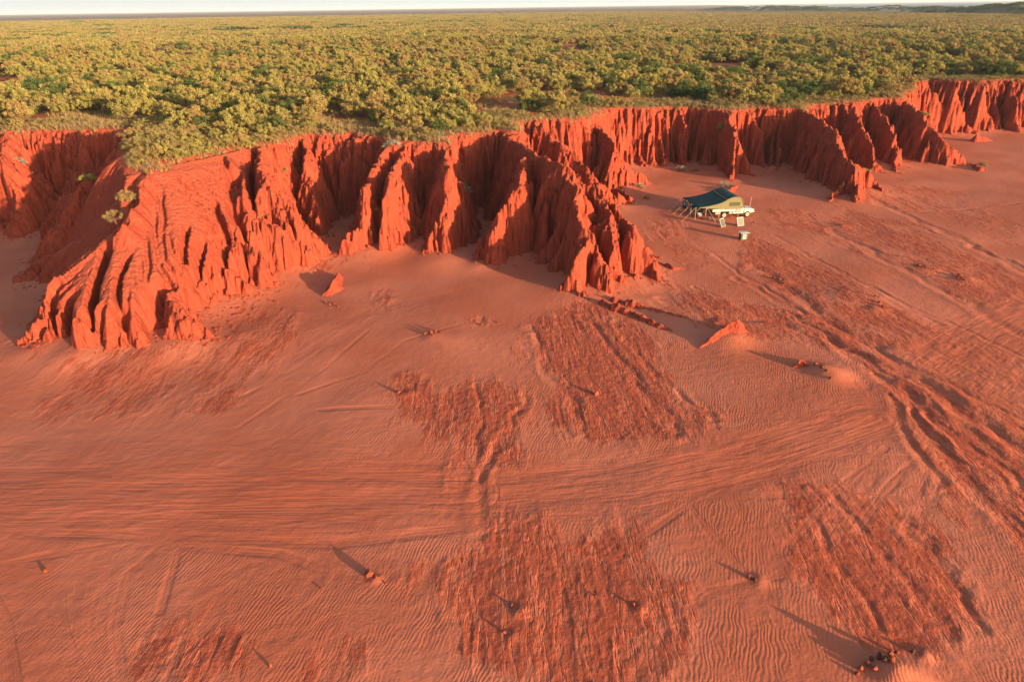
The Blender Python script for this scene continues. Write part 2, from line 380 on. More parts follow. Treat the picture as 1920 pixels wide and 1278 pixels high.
def cbil(A, X, Y):
    X, Y = X + fbm(X / 5, Y / 5, 3, 101) * 1.5, Y + fbm(X / 5, Y / 5, 3, 104) * 1.8
    x = np.clip((X - CX0) / CR, 0, A.shape[1] - 1.001); y = np.clip((Y - CY0) / CR, 0, A.shape[0] - 1.001)
    ok = (X > CX0) & (X < CX1) & (Y > CY0) & (Y < CY1)
    xi = x.astype(np.int32); yi = y.astype(np.int32); fx = (x - xi).astype(np.float32); fy = (y - yi).astype(np.float32)
    return ((A[yi, xi] * (1 - fx) + A[yi, xi + 1] * fx) * (1 - fy) + (A[yi + 1, xi] * (1 - fx) + A[yi + 1, xi + 1] * fx) * fy) * ok

# wash channels: (points, half width, depth)
WASH = [
    ([(1230, 560), (1330, 590), (1440, 605), (1560, 640), (1640, 700), (1760, 790), (1860, 870), (1990, 980)], 0.5, .16),
    ([(1150, 555), (1240, 575), (1330, 600)], 0.5, .22),
    ([(1640, 700), (1740, 810), (1850, 930), (1960, 1030)], .3, .09), ([(1600, 660), (1720, 740), (1860, 850), (1980, 940)], .25, .09), ([(1480, 590), (1600, 660), (1700, 710)], .25, .09),
    ([(1380, 520), (1480, 580), (1580, 620), (1700, 690), (1850, 760), (1980, 820)], .3, .10), ([(1300, 540), (1420, 575), (1540, 610)], .25, .09), ([(1340, 480), (1420, 530), (1500, 590)], .25, .08),
    ([(1740, 780), (1840, 880), (1960, 980)], .25, .1), ([(1640, 540), (1760, 600), (1960, 690)], .25, .08), ([(1700, 420), (1820, 460), (1960, 520)], .3, .07), ([(1500, 470), (1640, 540), (1760, 610)], .25, .07),
    ([(1420, 500), (1500, 560), (1560, 610), (1640, 650), (1740, 730), (1840, 800), (1960, 860)], 0.6, .16),
    ([(1560, 640), (1650, 690), (1760, 740), (1850, 800), (1960, 890)], 0.5, .14),
    ([(1560, 430), (1660, 490), (1800, 560), (1960, 650)], 0.5, .12),
    ([(1620, 370), (1760, 430), (1960, 530)], 0.5, .12),
    ([(1690, 730), (1720, 800), (1780, 870), (1860, 960), (1960, 1060)], 0.42, .12),
    ([(1660, 740), (1700, 830), (1760, 900)], 0.35, .1),
    ([(1000, 610), (1030, 690), (1080, 760), (1110, 815)], .35, .10),
    ([(1090, 590), (1140, 640), (1200, 720), (1270, 810)], .35, .12),
    ([(1160, 600), (1230, 700), (1330, 790)], .3, .10),
    ([(890, 720), (905, 790), (895, 850), (905, 930), (900, 1010)], .3, .07),
    ([(985, 745), (965, 800), (930, 850), (905, 900)], .3, .10),
    ([(1560, 930), (1650, 1020), (1720, 1100), (1780, 1190)], .3, .09),
    ([(1680, 960), (1760, 1060), (1840, 1170)], .35, .12),
    ([(1500, 960), (1570, 1060), (1640, 1160)], .3, .08),
]
washw = [([unp(a, b)[:2] for a, b in p], w_, d_) for p, w_, d_ in WASH]
# tyre track bands: (points, half width m, weight)
TRK = [
    ([(-300, 935), (0, 935), (450, 930), (880, 925)], 3.2, 1.0),
    ([(900, 930), (1180, 905), (1400, 860), (1560, 812), (1640, 785)], 2.6, .9),
    ([(-300, 1000), (0, 1000), (640, 1018), (880, 990)], .5, .8),
    ([(-60, 850), (300, 840), (700, 850)], 1.6, .35),
    ([(130, 1330), (60, 1150), (-60, 1010)], 1.5, .45),
    ([(170, 1330), (150, 1180), (175, 1050), (240, 960)], 1.0, .35),
    ([(600, 770), (740, 765)], .25, .8),
    ([(1740, 690), (1840, 620), (1960, 560)], 3.0, .8),
    ([(1850, 740), (1960, 640)], 1.6, .7),
    ([(1540, 1010), (1620, 900), (1640, 820)], .8, .6),
    ([(1700, 1000), (1750, 890)], .8, .6),
    ([(1290, 445), (1270, 410), (1330, 390)], 1.2, .5),
    ([(1430, 420), (1600, 480), (1760, 560), (1960, 650)], 1.2, .5),
    ([(1680, 350), (1800, 380), (1960, 400)], 1.6, .5),
    ([(620, 640), (700, 590), (800, 560), (900, 540)], 1.2, .4),
    ([(500, 700), (620, 620), (700, 580)], 1.0, .4),
    ([(1250, 890), (1330, 1000), (1390, 1070)], .25, .5),
    ([(1200, 1010), (1300, 940), (1440, 880), (1600, 850), (1700, 860)], .3, .6),
    ([(560, 740), (680, 700), (760, 640), (860, 610)], .2, .3), ([(420, 760), (560, 690), (640, 630)], .22, .35), ([(450, 800), (600, 700), (690, 620)], .2, .3),
    ([(-60, 880), (300, 905), (620, 890), (880, 900)], .3, .9), ([(-60, 970), (240, 962), (560, 972), (880, 950)], .3, .9), ([(0, 1060), (240, 1020), (520, 1040), (700, 1100)], .35, .5),
    ([(230, 1290), (215, 1180), (240, 1080), (330, 1000)], .3, .5), ([(30, 1290), (15, 1180), (-20, 1100)], .35, .6), ([(300, 1150), (330, 1050), (345, 990)], .25, .5),
    ([(1480, 1020), (1560, 930), (1660, 840)], .3, .7), ([(1600, 1000), (1660, 920), (1720, 860)], .3, .7), ([(1440, 930), (1560, 925), (1680, 935), (1760, 960)], .35, .6),
    ([(1180, 1290), (1240, 1180), (1330, 1110), (1460, 1080)], .3, .5), ([(1500, 410), (1580, 440), (1700, 500), (1930, 620)], .35, .6), ([(1450, 440), (1560, 500), (1640, 560)], .3, .5),
    ([(1640, 385), (1720, 400), (1800, 395), (1930, 380)], .35, .6), ([(1230, 420), (1290, 470), (1400, 520), (1500, 580)], .35, .5),
]
trkw = [([unp(a, b)[:2] for a, b in p], w_, g_) for p, w_, g_ in TRK]

HUMPS = [unp(px, py)[:2] + (r, h) for px, py, r, h in (
    (1562, 705, 1.3, .38), (1535, 695, .8, .25), (1672, 1262, .75, .42), (1720, 1275, .8, .2), (812, 632, 1.0, .14), (835, 640, 1.5, .10), (705, 1090, .35, .10), (765, 742, .8, .12),
    (1425, 1090, .4, .10), (975, 1150, .35, .12), (960, 1196, .3, .08), (1200, 1145, .35, .10), (1735, 1228, .4, .12), (1640, 585, .8, .14), (1740, 505, 1.2, .18), (1810, 525, 1.2, .2),
    (1465, 528, 1.0, .14), (1590, 560, 3.5, .25), (1580, 425, 1.2, .15), (820, 490, 3.2, .35), (700, 470, 3.0, .3), (900, 500, 1.5, .15), (1365, 636, 1.8, .5), (130, 675, 2.5, .3), (330, 655, 2.5, .35), (60, 660, 2, .2), (450, 640, 3, .2), (240, 690, 2.5, .2))]
HUMPS_ =[]      # small drifts and scour beside stones: (x, y, radius, height)

def zone_toe(X, Y): return (fbm(X / 7, Y / 7, 2, 55) > -.1) * (Y > 45)

def ground(X, Y, fine=True):
    g = fbm(X / 22, Y / 22, 2, 31) * 0.22 + fbm(X / 5, Y / 5, 2, 33) * 0.05
    fan = bil(FAN, X, Y) * (X > GX0) * (Y > GY0)
    g = g + fan * 0.9
    cr = np.maximum(cbil(CRUST, X, Y), np.clip(fan * 2.6, 0, .42) * (zone_toe(X, Y)))
    crn = sstep(.25, .75, cr + fbm(X / 1.6, Y / 2.6, 3, 35) * 0.5)
    if fine:
        a = np.interp(X, [-20, 5, 20], [-.05, .12, .42])
        u = X + a * (Y - 40) + fbm(X / 6, Y / 9, 2, 38) * 1.2
        g = g + crn * (0.010 + ridged(u / 1.5, Y / 11, 2, 36) * 0.034 + ridged(u / .5, Y / 2.5, 2, 37) * 0.016 + fbm(X / .3, Y / .35, 2, 39) * .016)
        for p, w_, dep in washw:
            xs = [q[0] for q in p]; ys = [q[1] for q in p]
            m = (X > min(xs) - 4) & (X < max(xs) + 4) & (Y > min(ys) - 4) & (Y < max(ys) + 4)
            if not m.any(): continue
            xm = X[m] + fbm(X[m] / 2.2, Y[m] / 2.2, 2, 41) * .7; ym = Y[m] + fbm(X[m] / 2.2, Y[m] / 2.2, 2, 43) * .5
            d, s, _ = polydist(p, [], xm, ym)
            dep = dep * .42; e = np.zeros_like(g[m]) + (-dep * np.exp(-(d / w_) ** 2) + dep * .45 * np.exp(-((d - 2 * w_) / (w_ * .9)) ** 2))
            g[m] += e
    for hx, hy, hr, hh in HUMPS:
        m = (np.abs(X - hx) < 3.5 * hr) & (np.abs(Y - hy) < 3.5 * hr)
        if m.any():
            g[m] += hh * np.exp(-((X[m] - hx) ** 2 + (Y[m] - hy) ** 2) / (hr * hr))
    return g, cr

def gz(x, y):
    X = np.array([x], np.float32); Y = np.array([y], np.float32)
    return float(ground(X, Y)[0][0])

def topz(x, y):
    X = np.array([x], np.float32); Y = np.array([y], np.float32)
    return float(np.maximum(bil(H, X, Y), ground(X, Y)[0])[0])
# ------------------------------------------------------------------ materials
def mat_new(name):
    m = bpy.data.materials.new(name); m.use_nodes = True
    n = m.node_tree; b = n.nodes['Principled BSDF']
    b.inputs['Roughness'].default_value = .95
    b.inputs['Specular IOR Level'].default_value = .1
    return m, n, b

class NB:
    """tiny node builder"""
    def __init__(s, n): s.n = n; s.l = n.links
    def node(s, t, **kw):
        x = s.n.nodes.new(t)
        for k, v in kw.items(): setattr(x, k, v)
        return x
    def put(s, sock, v):
        if isinstance(v, bpy.types.NodeSocket): s.l.new(v, sock)
        else: sock.default_value = v
    def math(s, op, a, b=None, c=None, clamp=False):
        x = s.node('ShaderNodeMath', operation=op); x.use_clamp = clamp
        s.put(x.inputs[0], a)
        if b is not None: s.put(x.inputs[1], b)
        if c is not None: s.put(x.inputs[2], c)
        return x.outputs[0]
    def noise(s, vec, scale, detail=3, rough=.55, w=0, dist=0):
        x = s.node('ShaderNodeTexNoise'); s.l.new(vec, x.inputs['Vector'])
        x.inputs['Scale'].default_value = scale; x.inputs['Detail'].default_value = detail; x.inputs['Roughness'].default_value = rough
        x.inputs['Distortion'].default_value = dist
        return x.outputs['Fac']
    def mapv(s, vec, scale=(1, 1, 1), loc=(0, 0, 0), rot=(0, 0, 0)):
        x = s.node('ShaderNodeMapping'); s.l.new(vec, x.inputs[0])
        x.inputs['Location'].default_value = loc; x.inputs['Rotation'].default_value = rot; x.inputs['Scale'].default_value = scale
        return x.outputs[0]
    def mix(s, f, a, b):
        x = s.node('ShaderNodeMix', data_type='RGBA'); s.put(x.inputs[0], f); s.put(x.inputs[6], a); s.put(x.inputs[7], b)
        return x.outputs[2]
    def smooth(s, v, a, b):
        x = s.node('ShaderNodeMapRange', interpolation_type='SMOOTHSTEP'); s.put(x.inputs[0], v)
        x.inputs[1].default_value = a; x.inputs[2].default_value = b
        return x.outputs[0]
    def bump(s, h, dist, strength=1.0, nrm=None):
        x = s.node('ShaderNodeBump'); s.put(x.inputs['Height'], h)
        x.inputs['Distance'].default_value = dist; x.inputs['Strength'].default_value = strength
        if nrm is not None: s.l.new(nrm, x.inputs['Normal'])
        return x.outputs[0]
    def attr(s, name, out='Fac'):
        x = s.node('ShaderNodeAttribute', attribute_name=name)
        return x.outputs[out]
    def pos(s): return s.node('ShaderNodeNewGeometry').outputs['Position']

SAND = (.48, .145, .086, 1); SAND2 = (.42, .110, .059, 1); CRUSTC = (.315, .064, .034, 1); CRUSTD = (.395, .092, .050, 1)
CLIFF = (.30, .053, .028, 1); CLIFF2 = (.20, .032, .019, 1)

def sand_material():
    m, n, b = mat_new('red_sand'); N = NB(n); P = N.pos()
    cr = N.attr('crust'); trv = N.node('ShaderNodeAttribute', attribute_name='trk')
    sep = N.node('ShaderNodeSeparateXYZ'); n.links.new(trv.outputs['Vector'], sep.inputs[0])
    tu, tv, tw = sep.outputs
    e = N.noise(N.mapv(P, (.85, .27, .5), rot=(0, 0, .12)), 1.0, 7, .68)
    e2 = N.noise(N.mapv(P, (.20, .09, .1)), 1.0, 3, .6)
    mask = N.math('ADD', cr, N.math('ADD', N.math('MULTIPLY', N.math('SUBTRACT', e, .5), 2.3), N.math('MULTIPLY', N.math('SUBTRACT', e2, .55), 1.3)))
    mask = N.smooth(mask, .36, .80)
    vn = N.math('ABSOLUTE', N.math('SUBTRACT', N.noise(N.mapv(P, (.75, .14, .3), rot=(0, 0, .16)), 1.0, 5, .62), .5))
    mask = N.math('MULTIPLY', mask, N.math('MULTIPLY_ADD', N.smooth(vn, .003, .034), .65, .35))
    notr = N.math('SUBTRACT', 1.0, N.math('MULTIPLY', tw, .85), clamp=True)
    mask = N.math('MULTIPLY', mask, notr)
    big = N.noise(P, .11, 3); mid = N.noise(P, .9, 4)
    c = N.mix(N.smooth(big, .35, .65), SAND, SAND2)
    c = N.mix(N.math('MULTIPLY', N.smooth(mid, .5, .75), .5), c, SAND2)
    c = N.mix(N.math('MULTIPLY', tw, .35), c, CRUSTD)
    cc = N.mix(N.smooth(N.noise(N.mapv(P, (2.4, .9, 1)), 1.5, 4), .35, .65), CRUSTC, CRUSTD)
    c = N.mix(mask, c, cc)
    n.links.new(c, b.inputs['Base Color'])
    # wind ripples: crests run roughly along y, spaced a fifth of a metre
    wob = N.noise(N.mapv(P, (.55, .35, 1)), 1.0, 3)
    wob2 = N.noise(N.mapv(P, (2.2, .9, 1)), 1.0, 2)
    sx = N.node('ShaderNodeSeparateXYZ'); n.links.new(P, sx.inputs[0])
    ph = N.math('ADD', N.math('MULTIPLY', sx.outputs[0], 30.0), N.math('MULTIPLY', sx.outputs[1], -9.5))
    ph = N.math('ADD', ph, N.math('MULTIPLY', wob, 34.0)); ph = N.math('ADD', ph, N.math('MULTIPLY', wob2, 7.0))
    rip = N.math('SINE', ph)
    ramp = N.smooth(N.noise(P, .35, 3), .34, .66)
    ramp = N.math('MULTIPLY', ramp, N.math('SUBTRACT', 1.0, N.math('MULTIPLY', mask, .75)))
    ramp = N.math('MULTIPLY', ramp, notr)
    hr = N.math('MULTIPLY', N.math('MULTIPLY', rip, ramp), .0048)
    # coarse scallops at patch margins, clods on the crust
    cl = N.noise(N.mapv(P, (3.2, 2.4, 3)), 2.0, 4, .68)
    cl2 = N.noise(N.mapv(P, (2.2, .5, 1), rot=(0, 0, .15)), 1.3, 4, .6)
    hc = N.math('MULTIPLY', mask, N.math('ADD', N.math('MULTIPLY', cl, .050), N.math('MULTIPLY', cl2, .06)))
    # tracks: grooves that run along the band
    tc = N.node('ShaderNodeCombineXYZ'); n.links.new(tu, tc.inputs[0]); n.links.new(tv, tc.inputs[1])
    t1 = N.noise(N.mapv(tc.outputs[0], (3.6, .06, 1)), 1.0, 5, .75)
    ta = N.smooth(N.noise(N.mapv(tc.outputs[0], (.55, .11, 1), loc=(3.1, 7.7, 0)), 1.0, 3, .6), .36, .66)
    t2 = N.noise(N.mapv(tc.outputs[0], (7.0, .22, 1)), 1.0, 3, .6)
    ht = N.math('MULTIPLY', N.math('MULTIPLY', N.math('ADD', t1, N.math('MULTIPLY', t2, .35)), tw), N.math('MULTIPLY_ADD', ta, .10, .02))
    fine = N.math('MULTIPLY', N.noise(P, 7.0, 4, .6), .016)
    soft = N.math('MULTIPLY', N.noise(P, 1.6, 3, .5), .045)
    h = N.math('ADD', N.math('ADD', hr, hc), N.math('ADD', ht, N.math('ADD', fine, soft)))
    n.links.new(N.bump(h, 1.0), b.inputs['Normal'])
    return m

def cliff_material():
    m, n, b = mat_new('red_cliff_earth'); N = NB(n); P = N.pos()
    big = N.noise(P, .25, 4); st = N.noise(N.mapv(P, (2.6, 2.6, .5)), 1.0, 5, .6); f = N.noise(P, 5.0, 4, .6)
    c = N.mix(N.smooth(big, .35, .7), CLIFF, (.28, .046, .024, 1))
    c = N.mix(N.math('MULTIPLY', N.smooth(st, .45, .7), .7), c, CLIFF2)
    c = N.mix(N.math('MULTIPLY', N.smooth(f, .55, .8), .35), c, (.39, .078, .040, 1))
    bd = N.noise(N.mapv(P, (.12, .12, 1.5)), 1.0, 4, .65)
    gn = N.node('ShaderNodeNewGeometry'); sn = N.node('ShaderNodeSeparateXYZ'); n.links.new(gn.outputs['Normal'], sn.inputs[0])
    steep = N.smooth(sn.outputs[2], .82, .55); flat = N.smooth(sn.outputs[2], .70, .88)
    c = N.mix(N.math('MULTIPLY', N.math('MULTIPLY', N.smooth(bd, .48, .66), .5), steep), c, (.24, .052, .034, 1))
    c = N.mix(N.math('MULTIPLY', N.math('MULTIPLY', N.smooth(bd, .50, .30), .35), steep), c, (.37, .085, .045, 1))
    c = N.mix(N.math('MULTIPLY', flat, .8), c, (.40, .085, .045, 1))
    n.links.new(c, b.inputs['Base Color'])
    h = N.math('ADD', N.math('MULTIPLY', st, .3), N.math('MULTIPLY', f, .12))
    h = N.math('ADD', h, N.math('MULTIPLY', N.noise(N.mapv(P, (1, 1, .6)), 2.2, 5, .62), .22))
    n.links.new(N.bump(h, .75), b.inputs['Normal'])
    return m

def soil_material():
    m, n, b = mat_new('plateau_soil'); N = NB(n); P = N.pos()
    a = N.noise(P, .35, 5, .6); d = N.noise(P, 2.5, 4)
    c = N.mix(N.smooth(a, .4, .62), (.40, .082, .033, 1), (.24, .125, .05, 1))
    c = N.mix(N.math('MULTIPLY', N.smooth(d, .45, .7), .5), c, (.16, .09, .04, 1))
    n.links.new(c, b.inputs['Base Color'])
    n.links.new(N.bump(d, .15), b.inputs['Normal'])
    return m
M_SAND = sand_material(); M_CLIFF = cliff_material(); M_SOIL = soil_material()

def mesh_from(name, verts, quads, mat, attrs=None, smooth=True):
    me = bpy.data.meshes.new(name)
    nv = len(verts); nq = len(quads); k = quads.shape[1]
    me.vertices.add(nv); me.vertices.foreach_set('co', np.ascontiguousarray(verts, np.float32).ravel())
    me.loops.add(nq * k); me.loops.foreach_set('vertex_index', np.ascontiguousarray(quads, np.int32).ravel())
    me.polygons.add(nq); me.polygons.foreach_set('loop_start', np.arange(0, nq * k, k, dtype=np.int32))
    me.polygons.foreach_set('use_smooth', np.full(nq, smooth))
    me.update(calc_edges=True)
    for an, arr in (attrs or {}).items():
        if arr.ndim == 1:
            a = me.attributes.new(an, 'FLOAT', 'POINT'); a.data.foreach_set('value', np.ascontiguousarray(arr, np.float32))
        else:
            a = me.attributes.new(an, 'FLOAT_VECTOR', 'POINT'); a.data.foreach_set('vector', np.ascontiguousarray(arr, np.float32).ravel())
    if mat: me.materials.append(mat)
    o = bpy.data.objects.new(name, me); COL.objects.link(o)
    return o

def terrain():
    q = QUAL
    az = np.concatenate([np.linspace(-58, -44, int(110 * q), endpoint=False), np.linspace(-44, 44, int(1500 * q), endpoint=False), np.linspace(44, 58, int(110 * q))]) * math.pi / 180
    rs = [11.0]
    while rs[-1] < 430:
        r = rs[-1]
        st = .07 if r < 30 else .09 if r < 48 else .11 if r < 110 else .14 if r < 150 else .3 if r < 215 else 1.2
        rs.append(r + st / q)
    r = np.array(rs, np.float32)
    A, Rr = np.meshgrid(az.astype(np.float32), r)
    X = Rr * np.sin(A); Y = Rr * np.cos(A)
    zg, cr = ground(X, Y)
    sft = np.clip((bil(SOFT, X, Y) - .3) / .7, 0, 1)
    wu = ridged(X / 1.4, Y / 1.4, 3, 61) * .42 + fbm(X / .4, Y / .4, 2, 62) * .2
    wv = ridged(X / 1.4, Y / 1.4, 3, 63) * .42 + fbm(X / .4, Y / .4, 2, 64) * .2
    zc = bil(H, X + wu * (.04 + .96 * sft), Y + wv * (.04 + .96 * sft))
    zc = zc + (fbm(X / .55, Y / .55, 3, 51) * .13 * (.15 + .75 * sft)) * sstep(-.5, .8, zc) * (1 - sstep(-.6, .3, zc - zplat(X)))
    on = sstep(.2, 1.0, zc) * (1 - sstep(-1.2, -.1, zc - zplat(X))) * (.14 + .86 * sft)
    def crack(sc_, seed, lo): return sstep(lo, 1.0, 1 - 2 * np.abs(vnoise(X / sc_ + fbm(X, Y, 2, seed) * .5, Y / sc_ + fbm(X, Y, 2, seed + 2) * .5, seed)))
    zc = zc - on * (crack(1.5, 71, .72) * .75 + crack(.62, 73, .7) * .38)
    zc = np.where((X < GX0) | (Y < GY0), np.where(Y < GY0, -3, zc), zc)
    # wherever the plateau is known to be flat keep some roll
    Z = np.maximum(zc, zg)
    cls = np.where(zc > zg + .01, 1, 0)
    sdv = bil(np.clip(sd_, -20, 20).astype(np.float32), X, Y)
    cls = np.where((sdv < -1.4) & (cls == 1), 2, cls).astype(np.int8)
    tr = np.zeros(X.shape + (3,), np.float32)
    for p, w_, g_ in trkw:
        xs = [a[0] for a in p]; ys = [a[1] for a in p]; mg = w_ * 1.7 + .5
        m = (X > min(xs) - mg) & (X < max(xs) + mg) & (Y > min(ys) - mg) & (Y < max(ys) + mg)
        if not m.any(): continue
        xm = X[m]; ym = Y[m]
        d, s, _ = polydist(p, [], xm, ym)
        # side of the line
        sgn = np.zeros_like(d); best = np.full_like(d, 1e9)
        for i in range(len(p) - 1):
            ax, ay = p[i]; bx, by = p[i + 1]; dx, dy = bx - ax, by - ay
            t = np.clip(((xm - ax) * dx + (ym - ay) * dy) / (dx * dx + dy * dy), 0, 1)
            e = np.hypot(xm - ax - t * dx, ym - ay - t * dy); c = (xm - ax) * dy - (ym - ay) * dx
            mm = e < best; best = np.where(mm, e, best); sgn = np.where(mm, np.sign(c), sgn)
        wt = g_ * np.exp(-(d / w_) ** 4)
        cur = tr[m]
        better = wt > cur[:, 2]
        cur[better] = np.stack([d * sgn, s, wt], 1)[better]
        tr[m] = cur
    ny, nx = X.shape
    idx = np.arange(ny * nx, dtype=np.int32).reshape(ny, nx)
    Q = np.stack([idx[:-1, :-1], idx[:-1, 1:], idx[1:, 1:], idx[1:, :-1]], -1).reshape(-1, 4)[:, ::-1]
    fc = np.maximum.reduce([cls[:-1, :-1], cls[:-1, 1:], cls[1:, 1:], cls[1:, :-1]]).ravel()
    fmin = np.minimum.reduce([cls[:-1, :-1], cls[:-1, 1:], cls[1:, 1:], cls[1:, :-1]]).ravel()
    fc = np.where((fc == 2) & (fmin == 1), 1, fc); fc = np.where(fmin == 0, np.minimum(fc, 1), fc)
    V = np.stack([X, Y, Z], -1).reshape(-1, 3)
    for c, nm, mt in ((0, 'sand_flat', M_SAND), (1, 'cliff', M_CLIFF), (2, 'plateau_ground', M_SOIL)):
        qs = Q[fc == c]
        used = np.zeros(len(V), bool); used[qs.ravel()] = True
        rm = np.cumsum(used) - 1
        at = {'crust': cr.ravel()[used], 'trk': tr.reshape(-1, 3)[used]} if c == 0 else None
        o = mesh_from(nm, V[used], rm[qs].astype(np.int32), mt, at)
        tag(o, kind='structure')
    print('terrain verts', len(V))
    return V
terrain()
# ------------------------------------------------------------------ far country: plain, dunes, sea
def polar_sheet(name, az0, az1, naz, rs, zf, mat, flip=False):
    az = np.linspace(R(az0), R(az1), naz); A, Rr = np.meshgrid(az, np.array(rs, float))
    X = Rr * np.sin(A); Y = Rr * np.cos(A); Z = zf(X, Y, Rr, A)
    idx = np.arange(X.size, dtype=np.int32).reshape(X.shape)
    Q = np.stack([idx[:-1, :-1], idx[:-1, 1:], idx[1:, 1:], idx[1:, :-1]], -1).reshape(-1, 4)[:, ::-1]
    return tag(mesh_from(name, np.stack([X, Y, Z], -1).reshape(-1, 3), Q, mat), kind='structure')

def plain_material():
    m, n, b = mat_new('scrub_plain'); N = NB(n); P = N.pos()
    ln = N.node('ShaderNodeVectorMath', operation='LENGTH'); n.links.new(P, ln.inputs[0]); d = ln.outputs['Value']
    a = N.noise(P, .05, 5, .65); a2 = N.noise(P, .008, 4)
    c = N.mix(N.smooth(a, .38, .62), (.10, .085, .03, 1), (.19, .16, .05, 1))
    far = N.smooth(N.math('ADD', d, N.math('MULTIPLY', a2, 260.0)), 1880.0, 2010.0)
    c = N.mix(far, c, N.mix(N.smooth(N.noise(P, .004, 5, .7), .4, .6), (.19, .105, .075, 1), (.13, .085, .068, 1)))
    n.links.new(c, b.inputs['Base Color'])
    n.links.new(N.bump(a, 6.0), b.inputs['Normal'])
    return m
M_PLAIN = plain_material()
def plainz(X, Y, Rr, A):
    z = 10.0 + 0 * X
    coast = np.interp(np.degrees(A), [-60, 12, 17, 26, 40, 60], [60000, 60000, 3300, 1900, 1250, 1100])
    return z - sstep(0, 260, Rr - coast) * 22
rr = list(np.geomspace(424, 40000, 150))
polar_sheet('scrub_plain', -60, 60, 260, rr, plainz, M_PLAIN)
m, n, b = mat_new('sea_water')
b.inputs['Base Color'].default_value = (.012, .085, .19, 1); b.inputs['Roughness'].default_value = 1.0; b.inputs['Specular IOR Level'].default_value = .0
N = NB(n); n.links.new(N.bump(N.noise(N.pos(), .02, 4), 3.0), b.inputs['Normal'])
polar_sheet('sea', 8, 80, 60, [900, 2500, 6000, 15000, 60000], lambda X, Y, Rr, A: 0 * X - 4.0, m)
# the beach behind and beside the viewer
polar_sheet('beach', 57.5, 302.5, 120, [0.01, 10, 30, 80, 200, 400, 430], lambda X, Y, Rr, A: 0 * X - .25, M_SAND)
polar_sheet('beach', -58.5, 58.5, 60, [0.01, 6, 11.4], lambda X, Y, Rr, A: 0 * X - .3, M_SAND)

def dune_material():
    m, n, b = mat_new('vegetated_dune'); N = NB(n); P = N.pos()
    a = N.noise(P, .02, 5, .6); s_ = N.attr('bare')
    c = N.mix(N.smooth(a, .4, .6), (.045, .062, .026, 1), (.10, .105, .045, 1))
    bare = N.smooth(N.math('ADD', s_, N.math('MULTIPLY', N.math('SUBTRACT', a, .5), 1.2)), .35, .5)
    c = N.mix(bare, c, (.50, .36, .26, 1))
    n.links.new(c, b.inputs['Base Color']); n.links.new(N.bump(N.noise(P, .08, 5, .65), 5.0), b.inputs['Normal'])
    return m
def dune_profile(px): return float(np.interp(px, [1240, 1290, 1330, 1360, 1400, 1440, 1480, 1500, 1540, 1600, 1650, 1690, 1717, 1750, 1770, 1800, 1850, 1870, 1900, 1960, 2100],
                                 [10.5, 18, 20, 21.5, 19, 17, 14.5, 13.5, 18.5, 17.5, 17.5, 20, 24.0, 21.5, 18.5, 22.5, 22, 25.0, 24.5, 26, 26]))
def dunes():
    pxs = np.linspace(1230, 2120, 240); nv = 26
    V = []; bare = []
    for i, px in enumerate(pxs):
        dist = np.interp(px, [1230, 1400, 1560, 1700, 1920, 2120], [2500, 2000, 1600, 1180, 1000, 900])
        az = math.atan2((px - 960) / 1280, .898)
        top = dune_profile(px)
        for j in range(nv):
            t = j / (nv - 1); r = dist + (t - .45) * 320
            prof = math.sin(min(max(t, 0), 1) * math.pi) ** .8
            nz = float(fbm(np.array([px / 26.0], np.float32), np.array([t * 4.0], np.float32), 4, 71)[0])
            z = 8.5 + (top - 9.5) * prof * (1 + .45 * nz)
            V.append((r * math.sin(az), r * math.cos(az), min(z, top)))
            bare.append(max(0, 1 - abs(px - 1540) / 50) * .9 * (t < .6) + max(0, 1 - abs(px - 1340) / 40) * .5 + max(0, 1 - abs(px - 1630) / 24) * .35)
    idx = np.arange(len(V), dtype=np.int32).reshape(len(pxs), nv)
    Q = np.stack([idx[:-1, :-1], idx[1:, :-1], idx[1:, 1:], idx[:-1, 1:]], -1).reshape(-1, 4)
    tag(mesh_from('dunes', np.array(V), Q, dune_material(), {'bare': np.array(bare)}), kind='structure')
    return V
DUNE_V = dunes()

# ------------------------------------------------------------------ the air
hz = MBOX = bpy.data.meshes.new('haze')
bm = bmesh.new(); bmesh.ops.create_cube(bm, size=1.0, matrix=Matrix.Translation((0, 0, 8)) @ Matrix.Diagonal((94000, 94000, 78, 1))); bm.to_mesh(hz); bm.free()
ho = bpy.data.objects.new('haze', hz); COL.objects.link(ho); tag(ho, 'thin pale haze over the plain', None, None, 'stuff')
m = bpy.data.materials.new('haze'); m.use_nodes = True; n = m.node_tree; n.nodes.clear()
pv = n.nodes.new('ShaderNodeVolumePrincipled'); pv.inputs['Color'].default_value = (.80, .88, .98, 1); pv.inputs['Density'].default_value = 6.5e-5; pv.inputs['Anisotropy'].default_value = 0
mo = n.nodes.new('ShaderNodeOutputMaterial'); n.links.new(pv.outputs[0], mo.inputs['Volume']); hz.materials.append(m)
